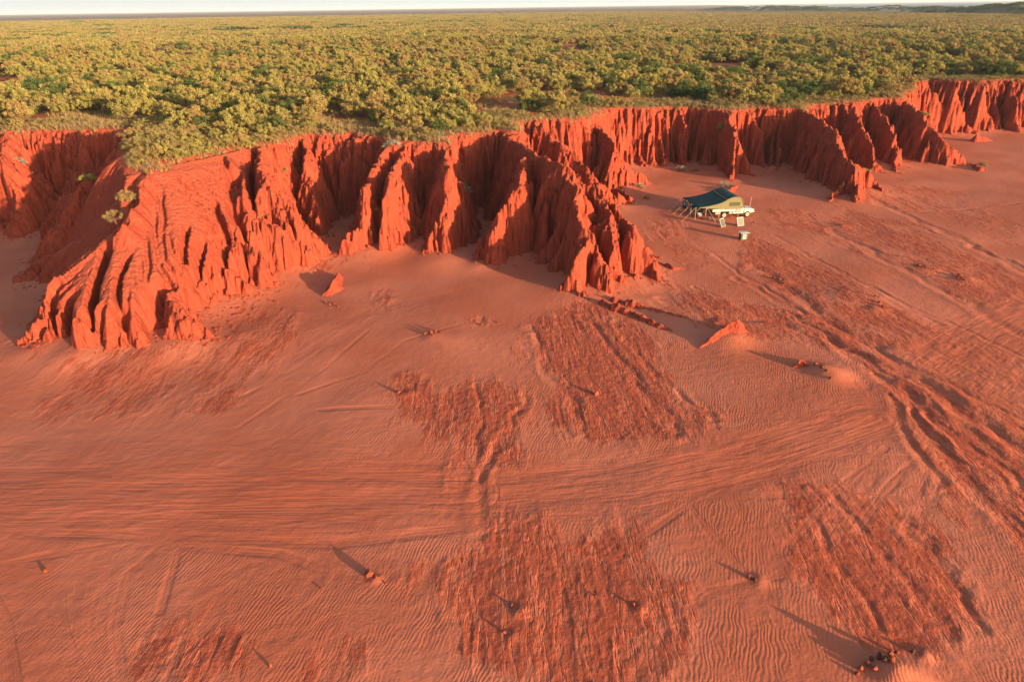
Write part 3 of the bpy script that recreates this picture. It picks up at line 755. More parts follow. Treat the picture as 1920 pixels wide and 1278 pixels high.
# ------------------------------------------------------------------ mounds and stones on the flat
def mound(name, rd, label, cat, res=.07, mg=2.2, nz=.16, warp=.13, prof=1.0, grp=None):
    """a small eroded remnant: ridge lines (px, py, height, steepness) turned into a solid of its own"""
    lines = []
    for line in rd:
        lines.append([unp(a, b, z)[:2] + (z, k) for a, b, z, k in line])
    xs = [p[0] for l in lines for p in l]; ys = [p[1] for l in lines for p in l]
    X, Y = np.meshgrid(np.arange(min(xs) - mg, max(xs) + mg, res, dtype=np.float32), np.arange(min(ys) - mg, max(ys) + mg, res, dtype=np.float32))
    px = X + ridged(X / .9, Y / .9, 3, 5) * warp; py = Y + ridged(X / .9, Y / .9, 3, 8) * warp
    Z = np.full(X.shape, -3.0, np.float32)
    for l in lines:
        d, s, (z, k) = polydist(l, [[p[2] for p in l], [p[3] for p in l]], px, py)
        Z = np.maximum(Z, z + vnoise(s / .5, s * 0, 3) * nz * sstep(0, .5, z) - k * d ** prof)
    Z += fbm(X / .3, Y / .3, 3, 14) * nz * .35
    g = ground(X, Y)[0]
    keep = Z > g - .12
    Z = np.maximum(Z, g - .12) + 0
    idx = np.arange(X.size, dtype=np.int32).reshape(X.shape)
    Q = np.stack([idx[:-1, :-1], idx[:-1, 1:], idx[1:, 1:], idx[1:, :-1]], -1).reshape(-1, 4)
    kq = keep.ravel()[Q].any(1)
    Q = Q[kq]; V = np.stack([X, Y, Z], -1).reshape(-1, 3)
    u = np.zeros(len(V), bool); u[Q.ravel()] = True; rm = np.cumsum(u) - 1
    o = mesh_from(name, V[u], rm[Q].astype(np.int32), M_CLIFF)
    return tag(o, label, cat, grp)

mound('earth_mound', [[(1308, 652, 0, 1.1), (1345, 624, .75, 1.1), (1370, 604, 1.25, 1.2), (1383, 598, 1.5, 1.3), (1395, 607, 1.05, 1.6), (1406, 624, .2, 1.8)]],
      'red sharp-crested mound rising alone from the sand right of the big promontory', 'mound', mg=3)
mound('earth_pinnacle', [[(1488, 686, .2, 1.4), (1500, 672, .75, 1.8), (1510, 670, .85, 2.0), (1520, 684, .3, 1.6), (1535, 696, .1, 1.2)]],
      'small dark red knob with a long shadow beside a pale sand drift', 'mound', mg=1.2)
mound('earth_stub', [[(606, 552, 0, 1.0), (616, 540, .5, 1.0), (626, 525, .85, 1.2), (634, 510, .5, 1.4)]], 'low rounded red stub on the sand in front of the bay right of the promontory', 'mound', mg=1.4)
mound('earth_stub', [[(1200, 460, .5, 1.6), (1212, 462, .9, 1.8), (1222, 470, .3, 1.8)]], 'broken red stub at the right foot of the central promontory', 'mound', mg=1.2)
mound('earth_stub', [[(1148, 352, 1.0, 2.0), (1165, 355, 1.7, 2.4), (1182, 368, 1.2, 2.4), (1190, 376, .2, 2.0)]], 'dark blocky red stub at the cliff foot left of the silvery bush', 'mound', mg=1.2)
mound('earth_ledge', [[(1232, 490, .2, 1.0), (1248, 492, .4, 1.2), (1262, 500, .35, 1.2), (1285, 502, .1, 1.0)], [(1225, 478, .3, 1.2), (1240, 480, .35, 1.3)]], 'flat broken red ledge on the sand left below the camp', 'ledge', mg=1.0)
mound('earth_ledge', [[(1130, 560, .5, 1.0), (1160, 572, .45, .9), (1195, 585, .35, .8), (1230, 603, .25, .8), (1262, 618, .1, .8)], [(1150, 555, .5, 1.0), (1200, 568, .35, .8), (1250, 582, .2, .8), (1300, 600, .05, .8)]],
      'long low root-like red ridges fanning from the tip of the central promontory', 'ledge', mg=1.2, nz=.3)
mound('earth_stub', [[(1822, 306, .3, 1.2), (1838, 312, .7, 1.6), (1852, 318, .2, 1.4)]], 'low red stub with a green bush on it at the far right', 'mound', res=.12)
mound('earth_stub', [[(1832, 250, 1.6, 2.0), (1846, 256, .9, 2.0), (1862, 262, .1, 1.6)]], 'dark red stub at the foot of the far right wall', 'mound', res=.12)
mound('earth_stub', [[(465, 512, 1.2, 1.8), (472, 520, 1.2, 2.0), (480, 532, .2, 1.8)]], 'small lit red block at the edge of the sunny face', 'mound', mg=1.2)
mound('earth_ledge', [[(1360, 357, .6, 1.4), (1372, 352, .8, 1.6), (1382, 346, .3, 1.4)]], 'low red block right behind the camp awning', 'ledge', mg=1.0)
mound('sand_scarp', [[(255, 655, .1, .5), (275, 638, .45, .6), (300, 628, .3, .6)], ], 'low crusted red hummock at the toe of the sunny face', 'mound', mg=1.4)

M_ROCK, n, b = mat_new('pale_red_rock'); N = NB(n)
c = N.mix(N.smooth(N.noise(N.pos(), 9.0, 4), .4, .65), (.17, .036, .019, 1), (.27, .075, .038, 1)); n.links.new(c, b.inputs['Base Color'])
n.links.new(N.bump(N.noise(N.pos(), 22.0, 4), .04), b.inputs['Normal'])
M_RDARK, n, b = mat_new('dark_rock'); b.inputs['Base Color'].default_value = (.10, .045, .03, 1)
def rock_mesh(seed, sub=3):
    bm = bmesh.new(); bmesh.ops.create_icosphere(bm, subdivisions=sub, radius=1.0)
    rg = np.random.default_rng(seed); pl = rg.normal(size=(9, 3)); pl /= np.linalg.norm(pl, axis=1)[:, None]; dd_ = rg.uniform(.55, .9, 9)
    for v in bm.verts:
        p = np.array(v.co)
        for a, d in zip(pl, dd_):
            q = p @ a
            if q > d: p = p - a * (q - d)
        p = p * (1 + .05 * rg.normal())
        v.co = p * np.array([1.0, .8, .75])
    me = bpy.data.meshes.new('rock'); bm.to_mesh(me); bm.free()
    return me
RM = [rock_mesh(300 + i, 2) for i in range(7)]
for me in RM: me.materials.append(M_ROCK)
RMD = [me.copy() for me in RM[:3]]
for me in RMD: me.materials.clear(); me.materials.append(M_RDARK)
def rock(px, py, size, label, dark=False, grp=None, sz=1.0, cat='rock'):
    i = random.randrange(7)
    o = bpy.data.objects.new('rock', (RMD[i % 3] if dark else RM[i])); COL.objects.link(o)
    x, y, _ = unp(px, py, 0)
    o.location = (x, y, gz(x, y) + size * .2 * sz); o.scale = (size * .45, size * .45, size * .5 * sz)
    o.rotation_euler = (random.uniform(-.3, .3), random.uniform(-.3, .3), random.random() * 6.28)
    if grp: CL.setdefault(grp, []).append((px, o))
    return tag(o, label, cat, grp)
CL = {}
random.seed(19)
rock(694, 1083, .62, 'lone angular orange rock casting a long pointed shadow at lower left of centre', sz=1.35)
rock(706, 1088, .25, 'small pale stone right beside the lone angular orange rock')
rock(724, 1097, .16, 'tiny pale stone at the end of the short dark streak below the lone rock')
rock(748, 740, .45, 'pale pink stone at the left tip of the rough dark patch in the centre', sz=1.2)
for k, (dx, dy, s) in enumerate(((-14, 2, .42), (-4, 0, .5), (6, -3, .45), (15, -1, .38), (0, 6, .3))):
    rock(812 + dx, 628 + dy, s, 'stone of the small rock cluster in the middle distance', grp='stones of the pale rock cluster')
rock(903, 610, .3, 'small stone left of the two on the sand below the central bay', sz=1.2)
rock(934, 605, .3, 'small stone right of the two on the sand below the central bay', sz=1.1)
rock(959, 1139, .22, 'small pale pointed stone in the lower middle with a sand drift behind it', sz=1.2)
rock(946, 1190, .2, 'upright stone just below the pale pointed stone in the lower middle', sz=1.3)
rock(1187, 1137, .26, 'stone half buried in rippled sand at the lower right of centre', sz=1.0)
rock(1117, 1120, .14, 'tiny pale stone in the rough dark patch at lower centre')
rock(1118, 740, .5, 'rough stone in the middle of the gullied dark fan', sz=1.2)
rock(1405, 1085, .34, 'left one of two adjoining stones right of the lower centre', sz=1.3)
rock(1414, 1091, .3, 'right one of two adjoining stones right of the lower centre', dark=True)
rock(87, 1075, .28, 'small stone alone on smooth sand near the left edge', sz=1.1)
rock(508, 1252, .2, 'small pale upright stone near the bottom edge left of centre', sz=2.2)
rock(603, 1107, .16, 'small stone between the lone orange rock and the left dark patches', sz=1.2)
rock(1711, 1224, .3, 'black stone with rippled sand round it at the lower right', dark=True, sz=1.1)
for k, (dx, dy, s) in enumerate(((-55, 12, .34), (-44, 4, .42), (-30, 16, .36), (-22, -6, .46), (-12, 4, .44), (0, -12, .38), (-36, -4, .3), (12, -18, .28), (-2, 6, .5), (-62, 20, .28))):
    rock(1668 + dx, 1244 + dy, s * .95, 'jagged stone of the broken ledge on the bottom right drift', dark=k in (3, 4, 6), grp='stones of the broken ledge', sz=1.2)
for k, (px, py, s) in enumerate(((1656, 580, .6), (1648, 572, .45), (1640, 560, .4), (1610, 553, .3), (1722, 500, .5), (1735, 505, .35), (1750, 508, .3), (1798, 520, .6), (1808, 528, .45), (1795, 526, .4), (1450, 522, .45), (1462, 526, .4), (1470, 533, .35),
                                 (1685, 482, .4), (1566, 420, .35), (1578, 424, .3), (1548, 706, .4), (1556, 716, .35), (1538, 700, .4), (1528, 692, .45))):
    nm = ['by the shadowed hollow at middle right'] * 4 + ['in the left far right rubble pile'] * 3 + ['in the right far right rubble pile'] * 3 + ['in the wash between camp and the lone mound'] * 3 + \
         ['above the two far right rubble piles, standing alone'] + ['on the open sand below the big right spur'] * 2 + ['on the pale drift below the dark red knob'] * 4
    rock(px, py, s, 'broken stone ' + nm[k], grp='stones ' + nm[k] if k != 13 else None, sz=.9)
for px, py in ((610, 565), (618, 570), (626, 568), (634, 574)):
    rock(px, py, .3, 'flat stone at the end of the low red stub', grp='flat stones below the low stub')

ORD_ = ['leftmost', 'second from left', 'third from left', 'fourth from left', 'fifth from left', 'sixth from left', 'seventh from left', 'eighth from left', 'ninth from left', 'tenth from left']
for lst in CL.values():
    for q_, (_, o_) in enumerate(sorted(lst, key=lambda t: t[0])): o_['label'] = ORD_[q_] + ' ' + o_['label']
# crumbled earth lying along the cliff foot
def rubble():
    rg = np.random.default_rng(44); n_ = 260000
    X = rg.uniform(-75, 110, n_).astype(np.float32); Y = rg.uniform(48, 165, n_).astype(np.float32)
    h = bil(H, X, Y); g, _c = ground(X, Y); cl = fbm(X / 2.5, Y / 2.5, 2, 66)
    d = g - h
    ok = (d > -.05) & (d < 1.7 + 1.5 * cl) & (np.abs(np.arctan2(X, Y)) < R(42)) & (rg.random(n_) < .35 * (cl > -.15) + .04)
    X, Y, g = X[ok], Y[ok], g[ok]; k = min(len(X), 5200); X, Y, g = X[:k], Y[:k], g[:k]
    base = np.array([(-1, -1, -.6), (1, -1, -.6), (1, 1, -.6), (-1, 1, -.6), (-.6, -.7, .6), (.7, -.5, .7), (.5, .7, .5), (-.7, .5, .75)], float)
    F = np.array([(0, 3, 2, 1), (4, 5, 6, 7), (0, 1, 5, 4), (1, 2, 6, 5), (2, 3, 7, 6), (3, 0, 4, 7)], np.int32)
    s = .045 + .13 * rg.random(k) ** 3; a = rg.uniform(0, 6.28, k)
    P = base[None] * (1 + rg.uniform(-.3, .3, (k, 8, 3))) * s[:, None, None] * np.array([1, .8, .7])
    x = P[..., 0] * np.cos(a)[:, None] - P[..., 1] * np.sin(a)[:, None]; y = P[..., 0] * np.sin(a)[:, None] + P[..., 1] * np.cos(a)[:, None]
    V = np.stack([x + X[:, None], y + Y[:, None], P[..., 2] + g[:, None] + s[:, None] * .15], -1).reshape(-1, 3)
    Q = (F[None] + (np.arange(k) * 8)[:, None, None]).reshape(-1, 4)
    tag(mesh_from('earth_rubble', V, Q.astype(np.int32), M_CLIFF, smooth=False), 'crumbled red earth clods lying along the cliff foot', None, None, 'stuff')
rubble()
# ------------------------------------------------------------------ the camp
def flat_mat(name, col, rough=.6, spec=.3, metal=0):
    m, n, b = mat_new(name); N = NB(n)
    c = N.mix(N.noise(N.pos(), 3.0, 4), col + (1,), tuple(x * .82 for x in col) + (1,)); n.links.new(c, b.inputs['Base Color'])
    b.inputs['Roughness'].default_value = rough; b.inputs['Specular IOR Level'].default_value = spec; b.inputs['Metallic'].default_value = metal
    return m
C_WHITE = flat_mat('white_paint', (.47, .45, .42), .4, .5); C_GREEN = flat_mat('green_canvas', (.016, .050, .044), .75, .2)
C_TAN = flat_mat('tan_canvas', (.19, .165, .085), .9, .1); C_MESH = flat_mat('insect_mesh', (.09, .08, .045), .9, .1)
C_RUB = flat_mat('rubber', (.03, .025, .025), .85, .2); C_RIM = flat_mat('dusty_rim', (.36, .27, .19), .5, .4); C_GLASS = flat_mat('dark_glass', (.05, .06, .07), .1, .6)
C_STEEL = flat_mat('galvanised_pole', (.34, .28, .19), .5, .4); C_DARK = flat_mat('dark_cloth', (.03, .03, .045), .8, .2); C_BLUE = flat_mat('blue_plastic', (.08, .16, .34), .5, .4)
C_RED = flat_mat('red_paint', (.58, .06, .06), .5, .3); C_ORANGE = flat_mat('orange_plastic', (.75, .20, .04), .5, .3); C_ROPE = flat_mat('pale_rope', (.62, .50, .36), .9, .1)
C_CELL = flat_mat('solar_cells', (.085, .08, .055), .4, .5); C_GREY = flat_mat('grey_metal', (.30, .30, .28), .5, .4); C_OLIVE = flat_mat('olive_box_side', (.07, .068, .035), .6, .3)

class MB:
    def __init__(s): s.bm = bmesh.new()
    def box(s, c, d, rz=0, bev=.0, rx=0, ry=0):
        m = Matrix.Translation(c) @ Euler((rx, ry, rz)).to_matrix().to_4x4() @ Matrix.Diagonal((*d, 1))
        r = bmesh.ops.create_cube(s.bm, size=1.0, matrix=m)
        if bev: bmesh.ops.bevel(s.bm, geom=list({e for v in r['verts'] for e in v.link_edges}), offset=bev, segments=2, affect='EDGES', profile=.5)
        return s
    def cyl(s, a, b, r, r2=None, seg=12):
        a = Vector(a); b = Vector(b); d = b - a
        m = Matrix.Translation((a + b) / 2) @ d.to_track_quat('Z', 'Y').to_matrix().to_4x4()
        bmesh.ops.create_cone(s.bm, cap_ends=True, segments=seg, radius1=r, radius2=r if r2 is None else r2, depth=d.length, matrix=m)
        return s
    def prism(s, prof, y0, y1, axis='y'):
        """profile in x,z swept along y"""
        a = [s.bm.verts.new((x, y0, z)) for x, z in prof]; b = [s.bm.verts.new((x, y1, z)) for x, z in prof]
        s.bm.faces.new(a); s.bm.faces.new(b[::-1]); k = len(a)
        for i in range(k): s.bm.faces.new((a[i], b[i], b[(i + 1) % k], a[(i + 1) % k]))
        return s
    def build(s, name, mat, parent=None, bev=0):
        if bev: bmesh.ops.bevel(s.bm, geom=list(s.bm.edges), offset=bev, segments=2, affect='EDGES', profile=.5)
        bmesh.ops.recalc_face_normals(s.bm, faces=s.bm.faces)
        me = bpy.data.meshes.new(name); s.bm.to_mesh(me); s.bm.free(); me.materials.append(mat)
        o = bpy.data.objects.new(name, me); COL.objects.link(o)
        if parent: o.parent = parent
        return o
def empty(name, loc, rz, label, cat, group=None):
    o = bpy.data.objects.new(name, None); COL.objects.link(o); o.location = loc; o.rotation_euler = (0, 0, rz); o.empty_display_size = .3
    return tag(o, label, cat, group)

wr = unp(1355, 409, 0); wf = unp(1401, 407, 0)
hd = math.atan2(wf[1] - wr[1], wf[0] - wr[0])
ux, uy = math.cos(hd), math.sin(hd)
midx, midy = (wr[0] + wf[0]) / 2 - uy * .8, (wr[1] + wf[1]) / 2 + ux * .8
gzc = gz(midx, midy)
truck = empty('utility_truck', (midx, midy, gzc), hd, 'white utility truck parked under the tent, its bonnet pointing right', 'truck')
def tw(lx, ly):
    return midx + lx * ux - ly * uy, midy + lx * uy + ly * ux
# body
MB().prism([(1.0, .62), (1.0, 1.12), (1.15, 1.2), (2.35, 1.08), (2.52, .95), (2.55, .62), (2.1, .5), (1.2, .5)], -.78, .78).build('bonnet', C_WHITE, truck, .03)
cabp = MB().prism([(-.35, .5), (-.35, 1.75), (-.25, 1.86), (.7, 1.86), (1.08, 1.2), (1.08, .5)], -.82, .82).build('cab', C_WHITE, truck, .03)
MB().prism([(.78, 1.80), (1.10, 1.22), (1.14, 1.24), (.82, 1.82)], -.70, .70).build('windscreen', C_GLASS, cabp)
for s_ in (-1, 1):
    d_ = MB().box((.35, s_ * .832, .98), (.85, .03, .62), bev=.01).build('door', C_WHITE, truck)
    MB().prism([(0, 1.32), (0, 1.72), (.62, 1.72), (.82, 1.32)], s_ * .825, s_ * .835).build('side_window', C_GLASS, d_)
    MB().box((.12, s_ * .856, 1.12), (.14, .02, .03)).build('handle', C_RUB, d_)
    if s_ < 0:
        mk = MB()
        for q in range(2):
            x = .0 + q * .42
            mk.box((x + .08, -.851, 1.0), (.30, .006, .05)).box((x + .08, -.851, .86), (.34, .006, .09)).box((x - .02, -.851, .74), (.12, .006, .07)).box((x + .15, -.851, .74), (.12, .006, .07)).box((x + .08, -.851, 1.1), (.2, .006, .06))
        mk.build('red_marking', C_RED, d_)
    MB().prism([(1.15, .9), (1.25, 1.02), (1.95, 1.02), (2.12, .78), (2.1, .6), (1.15, .6)], s_ * .74, s_ * .9).build('mudguard', C_WHITE, truck, .02)
    MB().cyl((2.5, s_ * .55, .82), (2.58, s_ * .55, .82), .10).build('headlight', C_GLASS, truck)
    MB().box((1.0, s_ * 1.0, 1.38), (.06, .18, .26), bev=.01).build('mirror', C_RUB, truck)
    for wx in (-1.62, 1.62):
        ty = MB().cyl((wx, s_ * .70, .4), (wx, s_ * .95, .4), .40, seg=28).build('wheel', C_RUB, truck, .03)
        MB().cyl((wx, s_ * .955, .4), (wx, s_ * .975, .4), .27, seg=24).build('rim', C_RIM, ty)
MB().box((2.66, 0, .66), (.10, 1.5, .16), bev=.03).cyl((2.68, -.5, .66), (2.68, -.5, 1.05), .03).cyl((2.68, .5, .66), (2.68, .5, 1.05), .03).cyl((2.68, -.5, 1.05), (2.68, .5, 1.05), .03).build('bull_bar', C_RIM, truck)
MB().cyl((2.55, .62, .95), (2.62, .62, 2.35), .028, .016, 6).build('aerial', C_WHITE, truck)
MB().cyl((1.2, .86, 1.1), (1.02, .88, 1.9), .04, seg=8).build('snorkel', C_RUB, truck)
MB().box((0, -.42, .5), (4.9, .1, .14)).box((0, .42, .5), (4.9, .1, .14)).build('chassis', C_DARK, truck)
tray = MB().box((-1.85, 0, .95), (2.9, 1.86, .10)).box((-1.85, -.93, 1.1), (2.9, .04, .26)).box((-1.85, .93, 1.1), (2.9, .04, .26)).box((-3.3, 0, 1.1), (.04, 1.86, .26)).build('tray', C_WHITE, truck)
MB().box((-2.55, -.86, .70), (.7, .22, .34), bev=.02).build('toolbox', C_RIM, truck)
MB().box((-.75, -.86, .70), (.5, .22, .34), bev=.02).build('toolbox', C_RIM, truck)
for q in (-.75, .75): MB().box((-3.3, q, .7), (.03, .3, .3)).build('mudflap', C_RUB, truck)

# tent with its awning: green arched roof over the tray, sloping down to a row of poles
tent = empty('camper_tent', (midx, midy, gzc), hd, 'green arched canvas tent and awning opened over the white truck', 'tent')
prof = [(.82, 1.95), (.78, 2.22), (.62, 2.48), (.36, 2.68), (.05, 2.79), (-.3, 2.82), (-.7, 2.78), (-1.1, 2.66), (-1.5, 2.49)]
aw = [(-2.2, 2.20), (-3.0, 1.98), (-3.9, 1.80), (-4.8, 1.70), (-5.75, 1.66)]
Y0, Y1 = -1.02, 4.3
def roof_sheet(name, pr, mat, y0, y1, sag=0.05, parent=tent, th=.03):
    ny = 14; V = []
    for side in (0, 1):
        for j in range(ny + 1):
            t = j / ny; y = y0 + (y1 - y0) * t
            for x, z in pr:
                f = sag * math.sin(t * math.pi * 4) ** 2
                V.append((x, y, z - f - side * th))
    k = len(pr); F = []; off = (ny + 1) * k
    for j in range(ny):
        for i in range(k - 1):
            a = j * k + i; F.append((a, a + 1, a + k + 1, a + k)); F.append((off + a, off + a + k, off + a + k + 1, off + a + 1))
    for i in range(k - 1):
        F.append((i, off + i, off + i + 1, i + 1)); a = ny * k + i; F.append((a, a + 1, off + a + 1, off + a))
    for j in range(ny):
        a = j * k; F.append((a, a + k, off + a + k, off + a)); a = j * k + k - 1; F.append((a, off + a, off + a + k, a + k))
    me = bpy.data.meshes.new(name); me.from_pydata(V, [], F); me.materials.append(mat)
    me.polygons.foreach_set('use_smooth', np.full(len(F), True)); me.update()
    o = bpy.data.objects.new(name, me); COL.objects.link(o); o.parent = parent
    return o
roof_sheet('tent_roof', prof, C_GREEN, Y0, Y1, .03)
roof_sheet('awning', [prof[-1]] + aw, C_GREEN, Y0 - .1, Y1, .09)
roof_sheet('seam', [(-1.42, 2.56), (-1.58, 2.49)], C_TAN, Y0, Y1, .0, th=.02)
e1 = MB().prism([(.8, 1.18)] + [(x * .99, z - .035) for x, z in prof] + [(-1.48, 1.18)], Y0 + .03, Y0 + .06).build('end_wall', C_TAN, tent)
MB().box((-.35, Y0 + .015, 1.88), (1.45, .02, .5)).build('mesh_window', C_MESH, e1)
rm_ = MB()
for q in range(len(prof) - 1): rm_.cyl((prof[q][0], Y0, prof[q][1]), (prof[q + 1][0], Y0, prof[q + 1][1]), .045, seg=8)
rm_.build('front_hem', C_TAN, tent)
MB().prism([(x, z - .035) for x, z in prof] + [(-1.48, 1.2), (.8, 1.2)], Y1 - .06, Y1 - .03).build('end_wall', C_TAN, tent)
MB().box((.81, (Y0 + Y1) / 2, 1.57), (.03, Y1 - Y0 - .12, .76)).build('side_wall', C_TAN, tent)
MB().prism([(-1.5, 1.2), (-1.5, 2.47), (-2.2, 2.14), (-3.0, 1.92), (-3.9, 1.74), (-4.8, 1.64), (-5.4, 1.61), (-4.6, 1.5), (-3.0, 1.36)], Y0 - .08, Y0 - .05).build('valance', C_TAN, tent)
fl_ = MB().box((-.35, 2.65, 1.08), (2.25, 3.25, .10)).build('fold_out_floor', C_RIM, tent)
for lx in (-1.3, .6): MB().cyl((lx, 4.1, -.02), (lx, 4.1, 1.05), .03, seg=8).build('leg', C_STEEL, fl_)
for i, ly in enumerate((-1.08, .7, 2.5, 4.25)):
    MB().cyl((-5.72, ly, -.1), (-5.72, ly, 1.70), .04, seg=8).build('pole', C_STEEL, tent)
    MB().cyl((-5.72, ly, 1.66), (-7.7, ly - .55, 0.0), .012, seg=5).build('guy_rope', C_ROPE, tent)
MB().cyl((-4.3, -1.12, -.1), (-4.3, -1.12, 1.72), .045, seg=8).build('pole', C_STEEL, tent)
MB().cyl((-4.3, -1.14, 1.7), (-3.4, -2.7, 0), .018, seg=5).build('guy_rope', C_ROPE, tent)
MB().cyl((-4.7, -1.08, 1.0), (-3.9, -1.08, 1.62), .04, seg=6).cyl((-5.65, -1.08, 1.1), (-5.0, -1.08, 1.62), .04, seg=6).build('brace', C_TAN, tent)

# things under and beside the awning
def at_t(lx, ly): x, y = tw(lx, ly); return (x, y, gz(x, y))
def chair(lx, ly, rz, label, mat):
    r = empty('camp_chair', at_t(lx, ly), hd + rz, label, 'chair', None)
    MB().box((0, 0, .43), (.5, .48, .04), bev=.01).build('seat', mat, r)
    MB().box((-.25, 0, .74), (.05, .5, .58), ry=-.18, bev=.01).build('backrest', mat, r)
    for a in (-.22, .22):
        for b_ in (-.22, .22): MB().cyl((a, b_, -.03), (a, b_, .42), .02, seg=6).build('leg', C_STEEL, r)
    return r
chair(-4.9, 2.2, .3, 'dark folding chair under the awning, nearer the outer poles', C_DARK)
chair(-4.2, 3.3, -.9, 'dark folding chair under the awning, deeper in the shade', C_DARK)
tb = empty('camp_table', at_t(-3.9, 1.6), hd, 'folding table under the awning with blue and dark gear around it', 'table')
MB().box((0, 0, .74), (1.3, .7, .04), bev=.01).build('table_top', C_GREY, tb)
for a in (-.58, .58):
    for b_ in (-.3, .3): MB().cyl((a, b_, -.03), (a, b_, .73), .02, seg=6).build('leg', C_STEEL, tb)
cb = empty('cool_box', at_t(-4.6, .5), hd + .2, 'blue cool box standing on the ground under the awning', 'cool box')
MB().box((0, 0, .22), (.7, .42, .42), bev=.03).build('box_body', C_BLUE, cb); MB().box((0, 0, .46), (.72, .44, .07), bev=.02).build('lid', C_WHITE, cb)
gb = empty('gas_bottle', at_t(-4.9, -.15), hd, 'small orange gas bottle under the awning edge', 'gas bottle')
MB().cyl((0, 0, .02), (0, 0, .42), .14, seg=16).cyl((0, 0, .42), (0, 0, .5), .14, .05, 16).build('tank', C_ORANGE, gb, .01); MB().cyl((0, 0, .5), (0, 0, .58), .035, seg=8).build('valve', C_GREY, gb)
bk = empty('bucket', at_t(-3.75, -1.15), hd, 'white bucket on the sand beside the front awning pole', 'bucket')
MB().cyl((0, 0, 0), (0, 0, .36), .15, .2, 18).build('pail', C_WHITE, bk); MB().cyl((0, 0, .36), (0, 0, .39), .215, .215, 18).build('lid', C_WHITE, bk)
dg = empty('equipment_bag', at_t(-5.5, 3.7), hd, 'large black bag hanging at the outer back corner of the awning', 'bag')
MB().box((0, 0, .8), (.6, .35, 1.1), bev=.09).build('bag_body', C_DARK, dg); MB().box((0, -.19, .8), (.4, .04, .5), bev=.015).build('pocket', C_BLUE, dg)

def solar(px, py, yaw, label):
    x, y, _ = unp(px, py, 0)
    r = empty('solar_panel', (x, y, gz(x, y)), yaw, label, 'solar panel', 'solar panels standing in front of the truck')
    tl = -.42
    fr = MB().box((0, .15, .56), (.98, .045, 1.12), rx=tl, bev=.008).build('frame', C_WHITE, r)
    MB().box((0, .124, .548), (.88, .01, 1.02), rx=tl).build('cells', C_CELL, fr)
    g_ = MB()
    for q in range(1, 5): g_.box((-.44 + q * .176, .114, .5445), (.012, .006, 1.0), rx=tl)
    g_.build('grid_lines', C_STEEL, fr)
    MB().cyl((0, .85, -.05), (0, .78, 1.75), .04, seg=8).build('mast', C_STEEL, r)
    MB().cyl((0, .80, .9), (0, .42, .98), .025, seg=6).build('arm', C_STEEL, r)
solar(1355.5, 426, .75, 'left of the two tilted solar panels in front of the truck')
solar(1388.5, 424, .35, 'right of the two tilted solar panels, below the truck cab')

x, y, _ = unp(1393, 449, 0)
tbx = empty('camp_bench', (x, y, gz(x, y)), .12, 'boxy grey stand with a white top alone on the sand below the solar panels', 'stand')
MB().box((0, 0, .42), (.88, .62, .84), bev=.02).build('cabinet', C_OLIVE, tbx)
MB().box((0, -.32, .42), (.5, .03, .66), bev=.01).build('door', C_GREY, tbx)
MB().box((0, 0, .90), (1.18, .86, .06), bev=.012).build('table_top', C_WHITE, tbx)
for px, py, s, wd in ((1414, 418, .3, 'largest'), (1421, 420, .22, 'rightmost'), (1409, 421, .2, 'leftmost')):
    rock(px, py, s, wd + ' dark stone of the small campfire ring right of the solar panels', dark=True, grp='campfire stones', cat='stone')
# ------------------------------------------------------------------ vegetation
def leaf_material(name, ca, cb, cc, trans=.25):
    m, n, b = mat_new(name); N = NB(n)
    t = N.attr('tint'); rnd = N.node('ShaderNodeObjectInfo').outputs['Random']
    c = N.mix(t, ca, cb)
    c = N.mix(N.math('MULTIPLY', N.smooth(rnd, .35, 1.0), .75), c, cc)
    n.links.new(c, b.inputs['Base Color']); b.inputs['Roughness'].default_value = .7
    tr = N.node('ShaderNodeBsdfTranslucent'); n.links.new(c, tr.inputs[0])
    mx = N.node('ShaderNodeMixShader'); mx.inputs[0].default_value = trans
    out = n.nodes['Material Output']
    n.links.new(b.outputs[0], mx.inputs[1]); n.links.new(tr.outputs[0], mx.inputs[2]); n.links.new(mx.outputs[0], out.inputs[0])
    return m
M_WATTLE = leaf_material('wattle_leaves', (.145, .145, .045, 1), (.47, .375, .105, 1), (.33, .195, .085, 1))
M_DARK = leaf_material('dark_leaves', (.050, .085, .026, 1), (.13, .16, .042, 1), (.11, .13, .04, 1))
M_DRY = leaf_material('dry_leaves', (.19, .14, .06, 1), (.40, .28, .115, 1), (.20, .18, .06, 1))
M_PALE = leaf_material('grey_green_leaves', (.16, .18, .12, 1), (.42, .38, .30, 1), (.16, .20, .08, 1))
m, n, b = mat_new('bark'); b.inputs['Base Color'].default_value = (.22, .13, .075, 1)
N = NB(n); c = N.mix(N.noise(N.pos(), 6.0, 3), (.13, .07, .04, 1), (.32, .2, .12, 1)); n.links.new(c, b.inputs['Base Color']); M_BARK = m

